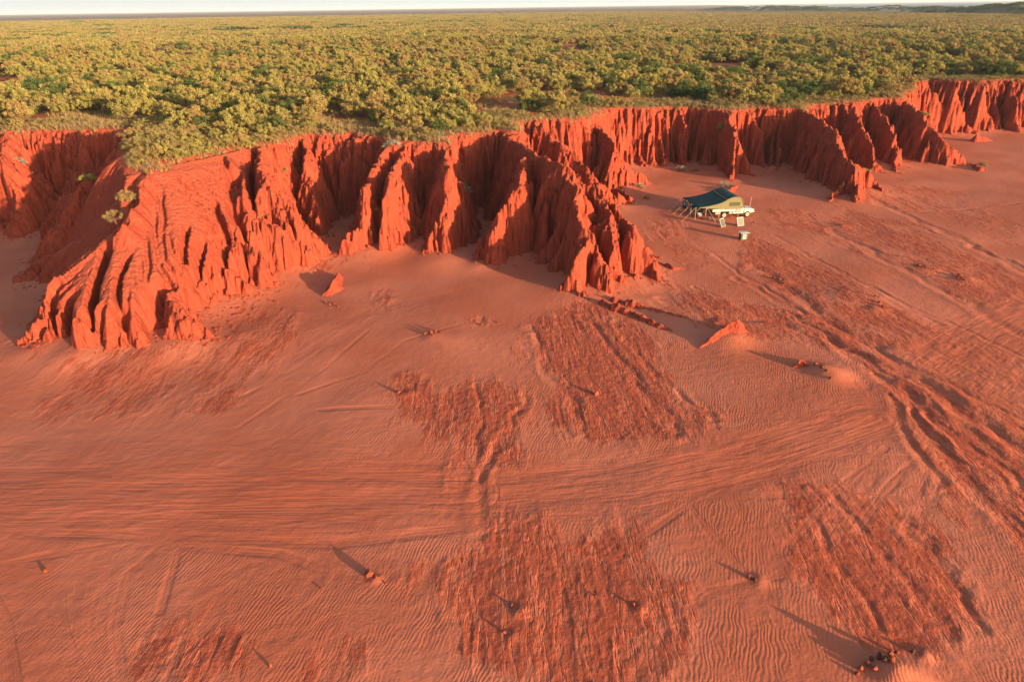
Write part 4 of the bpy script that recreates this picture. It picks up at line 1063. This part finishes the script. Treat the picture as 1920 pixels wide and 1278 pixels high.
def leaves(cent, rad, nl, size, rg, asp=.5, squash=.8, shell=.55):
    """leaf blades scattered through the puffs at cent; returns verts, quads and tint"""
    k = len(cent); which = rg.integers(0, k, nl)
    d = rg.normal(size=(nl, 3)); d /= np.linalg.norm(d, axis=1)[:, None]
    rr = rad[which] * (shell + (1 - shell) * rg.random(nl)) * rg.uniform(.75, 1.12, nl)
    rr = rr * np.where(rg.random(nl) < .18, rg.uniform(1.1, 1.6, nl), 1)
    p = cent[which] + d * rr[:, None] * np.array([1, 1, squash])
    nrm = d + rg.normal(scale=.75, size=(nl, 3)); nrm /= np.linalg.norm(nrm, axis=1)[:, None]
    a = np.cross(nrm, rg.normal(size=(nl, 3))); a /= np.linalg.norm(a, axis=1)[:, None] + 1e-9
    b_ = np.cross(nrm, a)
    s = size * rg.uniform(.6, 1.4, nl)
    a = a * s[:, None]; b_ = b_ * (s * asp)[:, None]
    V = np.stack([p - a, p - b_ * 1.0 + a * .1, p + a, p + b_ + a * .1], 1).reshape(-1, 3)
    Q = np.arange(nl * 4, dtype=np.int32).reshape(-1, 4)
    pt = rg.random(k)[which] * .5 + rg.random(nl) * .3 + np.clip(d[:, 2], -.3, 1) * .15
    return V, Q, np.repeat(np.clip(pt, 0, 1), 4)

def tube(V, F, p0, p1, r0, r1, seg=5, bend=None):
    p0 = np.array(p0, float); p1 = np.array(p1, float)
    pts = [p0, p1] if bend is None else [p0, np.array(bend, float), p1]
    rads = np.linspace(r0, r1, len(pts)); base = len(V)
    for p, r in zip(pts, rads):
        ax = p1 - p0; ax /= np.linalg.norm(ax) + 1e-9
        u = np.cross(ax, [0.3, .9, .2]); u /= np.linalg.norm(u) + 1e-9; v = np.cross(ax, u)
        for i in range(seg):
            t = 2 * math.pi * i / seg; V.append(p + (u * math.cos(t) + v * math.sin(t)) * r)
    for k in range(len(pts) - 1):
        for i in range(seg):
            j = (i + 1) % seg; F.append((base + k * seg + i, base + k * seg + j, base + (k + 1) * seg + j, base + (k + 1) * seg + i))

def shrub(name, seed, h, rad, npuff, nl, size, mat, open_=0.0, flat=.8, trunk=.05, bare_low=.25, asp=.5):
    """an Empty at the base with children crown and trunk"""
    rg = np.random.default_rng(seed)
    cent = []
    for i in range(npuff):
        a = rg.random() * 2 * math.pi; q = math.sqrt(rg.random())
        x = math.cos(a) * q * rad; y = math.sin(a) * q * rad
        top = h * (1 - .42 * q ** 2.2) ; low = h * bare_low + h * .1 * q
        z = low + (top - low) * rg.random() ** (.45 if open_ > .3 else .6)
        cent.append((x * (1 + .12 * rg.normal()), y * (1 + .12 * rg.normal()), z * (.9 + .2 * rg.random())))
    cent = np.array(cent); pr = rg.uniform(.55, 1.15, npuff) * rad * (.34 if open_ < .3 else .24)
    V, Q, T = leaves(cent, pr, nl, size, rg, asp, flat)
    root = bpy.data.objects.new(name, None); root.empty_display_size = .3; COL.objects.link(root)
    crown = mesh_from('crown', V, Q, mat, {'tint': T}, smooth=False); crown.parent = root
    tv, tf = [], []
    nst = 3 + int(rg.integers(0, 3)) if trunk < .09 else 1
    forks = []
    for s in range(nst):
        a = rg.random() * 6.28; b0 = np.array([math.cos(a) * .12 * (nst > 1), math.sin(a) * .12 * (nst > 1), -.3])
        f = np.array([math.cos(a) * rad * .22 * (nst > 1), math.sin(a) * rad * .22 * (nst > 1), h * rg.uniform(.28, .42)])
        tube(tv, tf, b0, f, trunk, trunk * .7, 6, (b0 + f) / 2 + rg.normal(size=3) * .05); forks.append(f)
    for c in cent[rg.permutation(npuff)[:min(npuff, 22)]]:
        f = forks[int(np.argmin([np.linalg.norm(c[:2] - g[:2]) for g in forks]))]
        tube(tv, tf, f, c, trunk * .5, trunk * .14, 4, (f + c) / 2 + np.array([0, 0, -.08 * h]) + rg.normal(size=3) * .08)
    tr = mesh_from('trunk', np.array(tv), np.array(tf, np.int32), M_BARK); tr.parent = root
    return root

def copy_thing(o):
    c = o.copy(); COL.objects.link(c)
    for ch in o.children:
        d = ch.copy(); COL.objects.link(d); d.parent = c
    return c

# prototypes; each is itself one of the shrubs that stand on the plateau
PROTO = []
def P_(kind, *a, **k): PROTO.append((kind, shrub(*a, **k)))
P_('wattle', 'shrub', 1, 2.5, 1.35, 26, 3400, .085, M_WATTLE)
P_('wattle', 'shrub', 2, 2.1, 1.5, 24, 3400, .085, M_WATTLE)
P_('wattle', 'shrub', 3, 3.0, 1.3, 28, 3800, .085, M_WATTLE)
P_('wattle', 'shrub', 4, 2.4, 1.7, 30, 4000, .08, M_WATTLE, open_=.5)
P_('wattle', 'shrub', 5, 3.2, 1.7, 34, 4300, .09, M_WATTLE, open_=.5)
P_('dark', 'shrub', 6, 2.6, 1.8, 30, 4600, .09, M_DARK, bare_low=.12)
P_('dark', 'shrub', 7, 1.9, 1.5, 24, 3600, .085, M_DARK, bare_low=.1)
P_('dry', 'dry_shrub', 8, 1.3, 1.05, 18, 1900, .06, M_DRY, open_=.5, bare_low=.1, trunk=.03, asp=.3)
P_('dry', 'dry_shrub', 9, 1.6, 1.2, 20, 2200, .06, M_DRY, open_=.5, bare_low=.1, trunk=.03, asp=.3)
P_('low', 'low_shrub', 10, .9, 1.0, 16, 1800, .07, M_WATTLE, bare_low=.05, trunk=.02)
P_('pale', 'pale_bush', 12, .65, .62, 14, 1300, .05, M_PALE, bare_low=.05, trunk=.015, asp=.3)
BYK = {}
for k_, r_ in PROTO: BYK.setdefault(k_, []).append(r_)
USED = set()
def place(kind_or_root, x, y, sc, label, cat='shrub', group=None, rot=None, z=None, sz=None):
    src = random.choice(BYK[kind_or_root]) if isinstance(kind_or_root, str) else kind_or_root
    if src.name not in USED: o = src; USED.add(src.name)
    else: o = copy_thing(src)
    o.location = (x, y, (topz(x, y) if z is None else z) - .05)
    o.rotation_euler = (0, 0, random.random() * 6.28 if rot is None else rot)
    o.scale = (sc, sc, sc * (sz or 1))
    tag(o, label, cat, group)
    if group is None and 'group' in o: del o['group']
    return o
random.seed(4)

# --- shrubs one can tell apart
SPECIAL = [
    ('tree', 292, 192, 11, 1.0, 'small spreading tree with pale bare branches under a golden crown', 'tree'),
    ('tree', 372, 245, 11, .8, 'small tree with forked pale trunk amid brown brush above the left promontory', 'tree'),
    ('dark', 462, 205, 11, 1.25, 'large round deep green bush standing out in the scrub above the left promontory', 'shrub'),
    ('dark', 360, 178, 11, 1.2, 'dark shaded bush right behind the small pale-branched tree', 'shrub'),
    ('wattle', 150, 212, 11, .95, 'rounded yellow green bush standing alone in the clearing at the far left', 'shrub'),
    ('dark', 60, 214, 11, .8, 'low dark green shrub at the far left of the clearing behind the left bay', 'shrub'),
    ('wattle', 725, 235, 'p', 1.05, 'large olive bush beside the bare grey clearing on the rim', 'shrub'),
    ('wattle', 780, 228, 'p', 1.05, 'broad olive bush on the rim above the central buttresses', 'shrub'),
    ('wattle', 820, 240, 'p', .95, 'rounded shrub at the rim above the tall central buttress', 'shrub'),
    ('pale', 735, 268, 'p', 1.7, 'pale flowering bush on the very lip of the cliff between two buttresses', 'shrub'),
    ('wattle', 1355, 218, 8.6, .62, 'lone green shrub clinging to the top of the spur behind the camp', 'shrub'),
    ('low', 165, 338, 8.2, 1.0, 'sunlit shrub growing on a ledge in the shaded left bay', 'shrub'),
    ('wattle', 238, 366, 9.4, .62, 'thin leafy shrub on the shaded side of the left promontory crest', 'shrub'),
    ('dry', 214, 398, 8.6, .85, 'bare twiggy bush on the promontory crest beside jutting roots', 'shrub'),
    ('pale', 66, 408, 0, 1.4, 'grey green bush at the foot of the shaded left bay', 'bush'),
    ('pale', 868, 430, 0, 1.9, 'grey green bush in the shade at the back of the central bay', 'bush'),
    ('pale', 1276, 322, 0, 1.5, 'pale straw coloured bush at the cliff foot behind the camp awning', 'bush'),
    ('low', 1303, 322, 0, .6, 'small green bush right of the pale straw coloured bush', 'bush'),
    ('pale', 1199, 356, 0, 1.1, 'silvery bush beside the dark stub at the cliff foot left of the camp', 'bush'),
    ('low', 1213, 374, 0, .6, 'small dark green bush below the silvery bush left of the camp', 'bush'),
    ('pale', 1355, 350, 0, 1.2, 'pale bush just behind the green awning roof', 'bush'),
    ('low', 1622, 326, 0, 1.0, 'green bush tucked between two buttresses right of the big spur', 'bush'),
    ('low', 1716, 296, 0, .75, 'leftmost of three low green bushes along the cliff foot at the right', 'bush'),
    ('low', 1737, 298, 0, .8, 'middle one of three low green bushes along the cliff foot at the right', 'bush'),
    ('low', 1762, 301, 0, .95, 'rightmost of three low green bushes along the cliff foot at the right', 'bush'),
    ('low', 1842, 310, 0, .7, 'small green bush on the low red stub at the far right', 'bush'),
    ('low', 408, 448, 0, .0, '', ''),
    ('low', 712, 454, .3, .35, 'tiny yellow green bush at the foot of the second central buttress', 'bush'),
    ('low', 498, 462, 2.2, .3, 'tiny green plant in the cleft right of the sunny face', 'bush'),
    ('low', 575, 475, .6, .3, 'tiny green plant at the foot of the narrow buttress', 'bush'),
    ('low', 530, 285, 9.6, .45, 'small green plant high on the sunlit wall below the rim grass', 'bush'),
    ('dark', 1000, 240, 'p', .0, '', ''),
]
tree_root = shrub('small_tree', 21, 3.6, 1.9, 34, 3000, .09, M_WATTLE, open_=.5, trunk=.12, bare_low=.5, flat=.6)
taken = []
for kd, px, py, z, sc, lb, ct in SPECIAL:
    if sc == 0: continue
    x, y, zz = unp(px, py, z)
    if kd == 'tree': o = place(tree_root, x, y, sc, lb, ct)
    else: o = place(kd, x, y, sc, lb, ct)
    if zz > 5: taken.append((x, y, sc * 1.2))

def sdist(X, Y): return bil(np.clip(sd_, -20, 20).astype(np.float32), X, Y)

def scatter(n_try, xr, yr, mind, rg, gap_seed, gap=.0, acc=None):
    """dart throwing on a coarse grid"""
    cell = mind; taken_c = {}
    out = []
    X = rg.uniform(xr[0], xr[1], n_try); Y = rg.uniform(yr[0], yr[1], n_try)
    ok = np.abs(np.arctan2(X, Y)) < R(46)
    ok &= acc(X.astype(np.float32), Y.astype(np.float32))
    for x, y in zip(X[ok], Y[ok]):
        cx, cy = int(x // cell), int(y // cell); bad = False
        for i in (-1, 0, 1):
            for j in (-1, 0, 1):
                for (a, b) in taken_c.get((cx + i, cy + j), ()):
                    if (a - x) ** 2 + (b - y) ** 2 < mind * mind: bad = True; break
                if bad: break
            if bad: break
        if bad: continue
        taken_c.setdefault((cx, cy), []).append((x, y)); out.append((x, y))
    return out

CLEAR = [unp(a, b, 11)[:2] for a, b in ((40, 242), (60, 218), (200, 212), (255, 232), (262, 244))]
CLEAR2 = [unp(a, b, 10.6)[:2] for a, b in ((590, 250), (600, 225), (690, 222), (715, 250))]
def acc_near(X, Y):
    s = sdist(X, Y)
    g = fbm(X / 9, Y / 9, 2, 81)
    g2 = fbm(X / 26, Y / 26, 2, 84)
    ok = (s < -1.5 - 1.2 * (g > 0)) & ~inside(CLEAR, X, Y) & ~inside(CLEAR2, X, Y) & (g2 < .36)
    for x, y, r in taken: ok &= (X - x) ** 2 + (Y - y) ** 2 > (r + .8) ** 2
    return ok
rgv = np.random.default_rng(77)
near = scatter(90000, (-140, 220), (60, 262), 2.05, rgv, 1, acc=acc_near)
camx = np.array(near)
def pxpos(x, y, z):
    d = np.array([x, y, z - CAM_H]); f = d @ FW
    return 960 + 1280 * (d @ RT) / f, 639 - 1280 * (d @ UP) / f
vis = []
rest = []
for x, y in near:
    px, py = pxpos(x, y, 11)
    (vis if (-20 < px < 1940 and y < 250) else rest).append((math.hypot(x, y), x, y, px, py))
vis.sort()
NIND = 258
PICKS = [('wattle', .50), ('dark', .16), ('dry', .22), ('low', .12)]
def pick_kind(x, y, s):
    g = float(fbm(np.array([x / 14], np.float32), np.array([y / 14], np.float32), 2, 91)[0])
    u = random.random()
    if s > -4: return 'dry' if u < .5 else 'low' if u < .72 else 'wattle'
    if s > -9: return 'dry' if u < .3 else 'wattle' if u < .85 else 'dark'
    if g > .28: return 'dark' if u < .6 else 'wattle'
    return 'wattle' if u < .74 else 'dry' if u < .93 else 'dark'
def zone(px, s):
    names = [(90, 'above the left bay at the picture edge'), (190, 'above the middle of the left bay'), (290, 'between left bay and promontory'), (400, 'on the left promontory top'),
             (480, 'above the sunny face'), (560, 'above the narrow twin buttresses'), (640, 'above the wide shaded bay'), (720, 'beside the bare grey clearing'), (800, 'above the first central buttress'),
             (880, 'above the tall central buttress'), (960, 'above the deep central bay'), (1040, "at the big promontory's root"), (1130, 'right of the big promontory'),
             (1250, 'above the broad ribbed wall'), (1350, 'above the camp awning'), (1500, 'above the bay behind the truck'), (1700, 'above the big right spur'), (3000, 'above the far right wall')]
    p = next(n_ for l_, n_ in names if px < l_)
    d = 'at the lip' if s > -4 else 'in the front row' if s > -8 else 'in the second row' if s > -13 else 'deep in scrub'
    return p, d
SIZES = ((.85, 'small'), (1.15, 'medium'), (9, 'large'))
WORDS = {'wattle': ('olive yellow shrub', 'shrub'), 'dark': ('dark green shrub', 'shrub'), 'dry': ('brown twiggy shrub', 'dry shrub'), 'low': ('low green shrub', 'shrub')}
named = {}
for r_, x, y, px, py in vis[:NIND]:
    s = float(sdist(np.array([x], np.float32), np.array([y], np.float32))[0])
    k = pick_kind(x, y, s); zn, dep = zone(px, s)
    wd, ct = WORDS[k]
    sc = random.choice((random.uniform(.6, .8), random.uniform(.8, 1.05), random.uniform(1.05, 1.35))) * (1.08 if k == 'wattle' and s < -8 else .85)
    if s > -4: sc *= .8
    sw = next(n_ for l_, n_ in SIZES if sc < l_)
    lab_ = f'{sw} {wd} {dep}, {zn}'
    named.setdefault(lab_, []).append((px, place(k, x, y, sc, lab_, ct, f'{ct}s of the plateau scrub')))
ORD = ['leftmost', 'second from left', 'third from left', 'fourth from left', 'fifth from left', 'sixth from left', 'seventh from left', 'eighth from left', 'ninth from left', 'tenth from left']
for lab_, lst in named.items():
    if len(lst) > 1:
        for q_, (_, o_) in enumerate(sorted(lst, key=lambda t: t[0])):
            if q_ < len(ORD): o_['label'] = f'{lab_}, {ORD[q_]}'

# brush that thins out towards the lip: scattered low bushes, one drift nobody could count
lipX = rgv.uniform(-120, 170, 60000).astype(np.float32); lipY = rgv.uniform(62, 220, 60000).astype(np.float32)
PROM = [unp(a, b, 10.8)[:2] for a, b in ((222, 286), (245, 312), (300, 308), (440, 280), (560, 253), (640, 238), (560, 225), (262, 240), (262, 262))]
ls = sdist(lipX, lipY); lg = fbm(lipX / 4, lipY / 4, 3, 88)
pin = inside(PROM, lipX, lipY)
lm = (np.abs(np.arctan2(lipX, lipY)) < R(43)) & (((ls < -1.0) & (ls > -9) & (lg > -.12)) | (pin & (ls < -.5))) & (~inside(CLEAR, lipX, lipY) | (lg > .1)) & (~inside(CLEAR2, lipX, lipY) | (lg > .3))
idx_l = np.flatnonzero(lm); keepl = []; cells = {}
for i in idx_l:
    x, y = float(lipX[i]), float(lipY[i]); md = .85 if pin[i] else 1.2; c_ = (int(x // md), int(y // md), pin[i])
    if c_ in cells: continue
    cells[c_] = 1; keepl.append(i)
# --- the scrub beyond, too many to count: points that carry instances of the shrubs above
def scatter_object(name, pts, objs, label):
    """pts: x, y, z, scale, rot, kind index"""
    P = np.array(pts, np.float32)
    me = bpy.data.meshes.new(name); me.vertices.add(len(P)); me.vertices.foreach_set('co', P[:, :3].ravel())
    for nm, col in (('sc', 3), ('rot', 4)):
        a = me.attributes.new(nm, 'FLOAT', 'POINT'); a.data.foreach_set('value', np.ascontiguousarray(P[:, col]))
    a = me.attributes.new('kindex', 'INT', 'POINT'); a.data.foreach_set('value', P[:, 5].astype(np.int32))
    o = bpy.data.objects.new(name, me); COL.objects.link(o)
    ng = bpy.data.node_groups.new(name, 'GeometryNodeTree')
    ng.interface.new_socket('Geometry', in_out='INPUT', socket_type='NodeSocketGeometry')
    ng.interface.new_socket('Geometry', in_out='OUTPUT', socket_type='NodeSocketGeometry')
    gi = ng.nodes.new('NodeGroupInput'); go = ng.nodes.new('NodeGroupOutput')
    jn = ng.nodes.new('GeometryNodeJoinGeometry')
    for q in reversed(objs):
        oi = ng.nodes.new('GeometryNodeObjectInfo'); oi.inputs['Object'].default_value = q; oi.inputs['As Instance'].default_value = True
        oi.transform_space = 'ORIGINAL'
        ng.links.new(oi.outputs['Geometry'], jn.inputs[0])
    ip = ng.nodes.new('GeometryNodeInstanceOnPoints')
    ng.links.new(gi.outputs[0], ip.inputs['Points']); ng.links.new(jn.outputs[0], ip.inputs['Instance'])
    ip.inputs['Pick Instance'].default_value = True
    def na(nm, ty):
        x = ng.nodes.new('GeometryNodeInputNamedAttribute'); x.data_type = ty; x.inputs['Name'].default_value = nm
        return x.outputs['Attribute']
    ng.links.new(na('kindex', 'INT'), ip.inputs['Instance Index'])
    cx = ng.nodes.new('ShaderNodeCombineXYZ'); ng.links.new(na('rot', 'FLOAT'), cx.inputs[2]); ng.links.new(cx.outputs[0], ip.inputs['Rotation'])
    cs = ng.nodes.new('ShaderNodeCombineXYZ')
    for q in range(3): ng.links.new(na('sc', 'FLOAT'), cs.inputs[q])
    ng.links.new(cs.outputs[0], ip.inputs['Scale'])
    ng.links.new(ip.outputs[0], go.inputs[0])
    md = o.modifiers.new('scatter', 'NODES'); md.node_group = ng
    tag(o, label, None, None, 'stuff')
    return o
crowns = [[c for c in r.children if c.name.startswith('crown')][0] for _, r in PROTO]
kidx = {}
for i, (k, r) in enumerate(PROTO): kidx.setdefault(k, []).append(i)
mid_pts = []
far_pts_mid = scatter(120000, (-260, 300), (150, 400), 2.6, rgv, 2, acc=lambda X, Y: (Y > 236) & (np.hypot(X, Y) < 380) & (fbm(X / 26, Y / 26, 2, 84) < .38))
arr = vis[NIND:] + rest + [(0, x, y, 0, 0) for x, y in far_pts_mid]
AX = np.array([[a[1], a[2]] for a in arr], np.float32)
ZZ = np.maximum(bil(H, AX[:, 0], AX[:, 1]), 9.0)
SS = sdist(AX[:, 0], AX[:, 1])
for (x, y), z, s in zip(AX, ZZ, SS):
    k = pick_kind(x, y, s)
    mid_pts.append((x, y, z - .1, random.uniform(.65, 1.35) * (.7 if s > -4 else 1.0), random.random() * 6.28, random.choice(kidx[k])))
pin_ = {(float(lipX[i]), float(lipY[i])): bool(pin[i]) for i in keepl}
for i in keepl:
    x, y = float(lipX[i]), float(lipY[i])
    kk = random.choice(['dry', 'dry', 'low', 'pale'] if not pin[i] else ['dry', 'dry', 'dry', 'low', 'low', 'wattle'])
    mid_pts.append((x, y, float(topz(x, y)) - .08, random.uniform(.5, .9) * ((1.35 if x < -38 and kk != 'wattle' else 1.1 if kk != 'wattle' else .75) if pin_[(x, y)] else .8), random.random() * 6.28, random.choice(kidx[kk])))
scatter_object('scrub', mid_pts, crowns, 'dense wattle scrub covering the plateau behind the nearest shrubs')

# thickets: a dozen bushes grown into each other; four stand here, the plain beyond is made of them
def thicket(seed, x, y):
    rg = np.random.default_rng(seed); Vs, Qs, Ts = [], [], []; nb = 0
    for i in range(15):
        cx, cy = rg.uniform(-6, 6, 2); h = rg.uniform(1.8, 3.1); r = rg.uniform(1.1, 1.9)
        cen = np.array([(cx + rg.normal() * r * .45, cy + rg.normal() * r * .45, h * rg.uniform(.35, .85)) for _ in range(9)])
        V, Q, T = leaves(cen, rg.uniform(.45, .8, 9) * r * .6, 230, .27, rg, .6)
        Vs.append(V); Qs.append(Q + nb); Ts.append(np.clip(T * .8 + rg.uniform(-.15, .3), 0, 1)); nb += len(V)
    o = mesh_from('thicket', np.concatenate(Vs), np.concatenate(Qs), M_DRY if seed == 105 else M_WATTLE if seed % 4 else M_DARK, {'tint': np.concatenate(Ts)}, smooth=False)
    o.location = (x, y, 9.9); tag(o, 'thicket of wattle bushes grown together on the plateau', None, None, 'stuff')
    return o
TH = [thicket(101 + i, -60 + 40 * i, 402) for i in range(5)]
pts = []
step = 10.0
rgf = np.random.default_rng(5)
gxs = np.arange(-1500, 1500, step); gys = np.arange(330, 1960, step)
FX, FY = np.meshgrid(gxs, gys)
FX = FX + rgf.uniform(-4, 4, FX.shape); FY = FY + rgf.uniform(-4, 4, FY.shape)
RR = np.hypot(FX, FY); AZ = np.degrees(np.arctan2(FX, FY))
lim = np.interp(AZ, [-60, 10, 17, 26, 40, 60], [1950, 1950, 1350, 1180, 900, 850])
g_ = fbm((FX / 60).astype(np.float32), (FY / 60).astype(np.float32), 3, 97)
m_ = (np.abs(AZ) < 42) & (RR > 374) & (RR < lim) & (g_ < .36)
for x, y, q in zip(FX[m_], FY[m_], g_[m_]):
    pts.append((x, y, 9.75, rgf.uniform(.85, 1.2), rgf.random() * 6.28, 4 if rgf.random() < .12 + .75 * float(np.clip((math.degrees(math.atan2(x, y)) - 2) / 14, 0, 1)) * float(np.clip((math.hypot(x, y) - 420) / 160, 0, 1)) else int(rgf.integers(0, 3)) if rgf.random() < (.9 if q < .2 else .6) else 3))
for i in rgf.integers(0, len(DUNE_V), 900):
    x, y, z = DUNE_V[i]
    if z > 11 and bool(rgf.random() < .8): pts.append((x, y, z - 1.2, rgf.uniform(.8, 1.2), rgf.random() * 6.28, 3))
# dark tree line along the far edge of the scrub on the right and far brown bush
th_idx = [i for i in range(4)]
scatter_object('distant_scrub', pts, TH, 'distant scrub plain running to the horizon')
print('scrub', len(mid_pts), 'thickets', len(pts))

# --- dry grass along the rim
def grass(name, pts, label, ca, cb, hgt=.55, nb=11):
    P = np.array(pts, np.float32); n_ = len(P); rg = np.random.default_rng(9)
    B = np.repeat(P, nb, 0); k = len(B)
    a = rg.uniform(0, 6.28, k); off = rg.uniform(0, .16, k); h = hgt * rg.uniform(.5, 1.3, k) * np.repeat(rg.uniform(.6, 1.25, n_), nb)
    base = B + np.stack([np.cos(a) * off, np.sin(a) * off, 0 * a - .03], 1)
    lean = rg.uniform(.15, .6, k) * h
    tip = base + np.stack([np.cos(a) * lean, np.sin(a) * lean, h], 1)
    side = np.stack([-np.sin(a), np.cos(a), 0 * a], 1) * rg.uniform(.012, .028, k)[:, None]
    V = np.stack([base - side, base + side, tip], 1).reshape(-1, 3)
    F = np.arange(k * 3, dtype=np.int32).reshape(-1, 3)
    m, n, b = mat_new(name); N = NB(n); c = N.mix(N.attr('tint'), ca, cb); n.links.new(c, b.inputs['Base Color'])
    o = mesh_from(name, V, F, m, {'tint': np.repeat(np.clip(np.repeat(rg.random(n_), nb) * .7 + rg.random(k) * .3, 0, 1), 3)}, smooth=False)
    return tag(o, label, None, None, 'stuff')
rg = np.random.default_rng(31)
GX = rg.uniform(-120, 160, 190000).astype(np.float32); GY = rg.uniform(62, 200, 190000).astype(np.float32)
s = sdist(GX, GY); g = fbm(GX / 5, GY / 5, 3, 87)
az_ok = np.abs(np.arctan2(GX, GY)) < R(43)
prom = inside([unp(a, b, 10.8)[:2] for a, b in ((225, 285), (245, 318), (300, 316), (440, 286), (600, 256), (560, 235), (300, 235))], GX, GY)
m_ = az_ok & (((s < .05 + g * .9) & (s > -11) & (g > -.38)) | (prom & (s < .5)) | ((s < -11) & (s > -40) & (g > .12)))
zz = np.maximum(bil(H, GX, GY), 0)
print('grass', m_.sum())
grass('dry_grass', np.stack([GX[m_], GY[m_], zz[m_]], 1), 'dry straw grass covering the plateau edge', (.16, .12, .05, 1), (.34, .235, .11, 1))
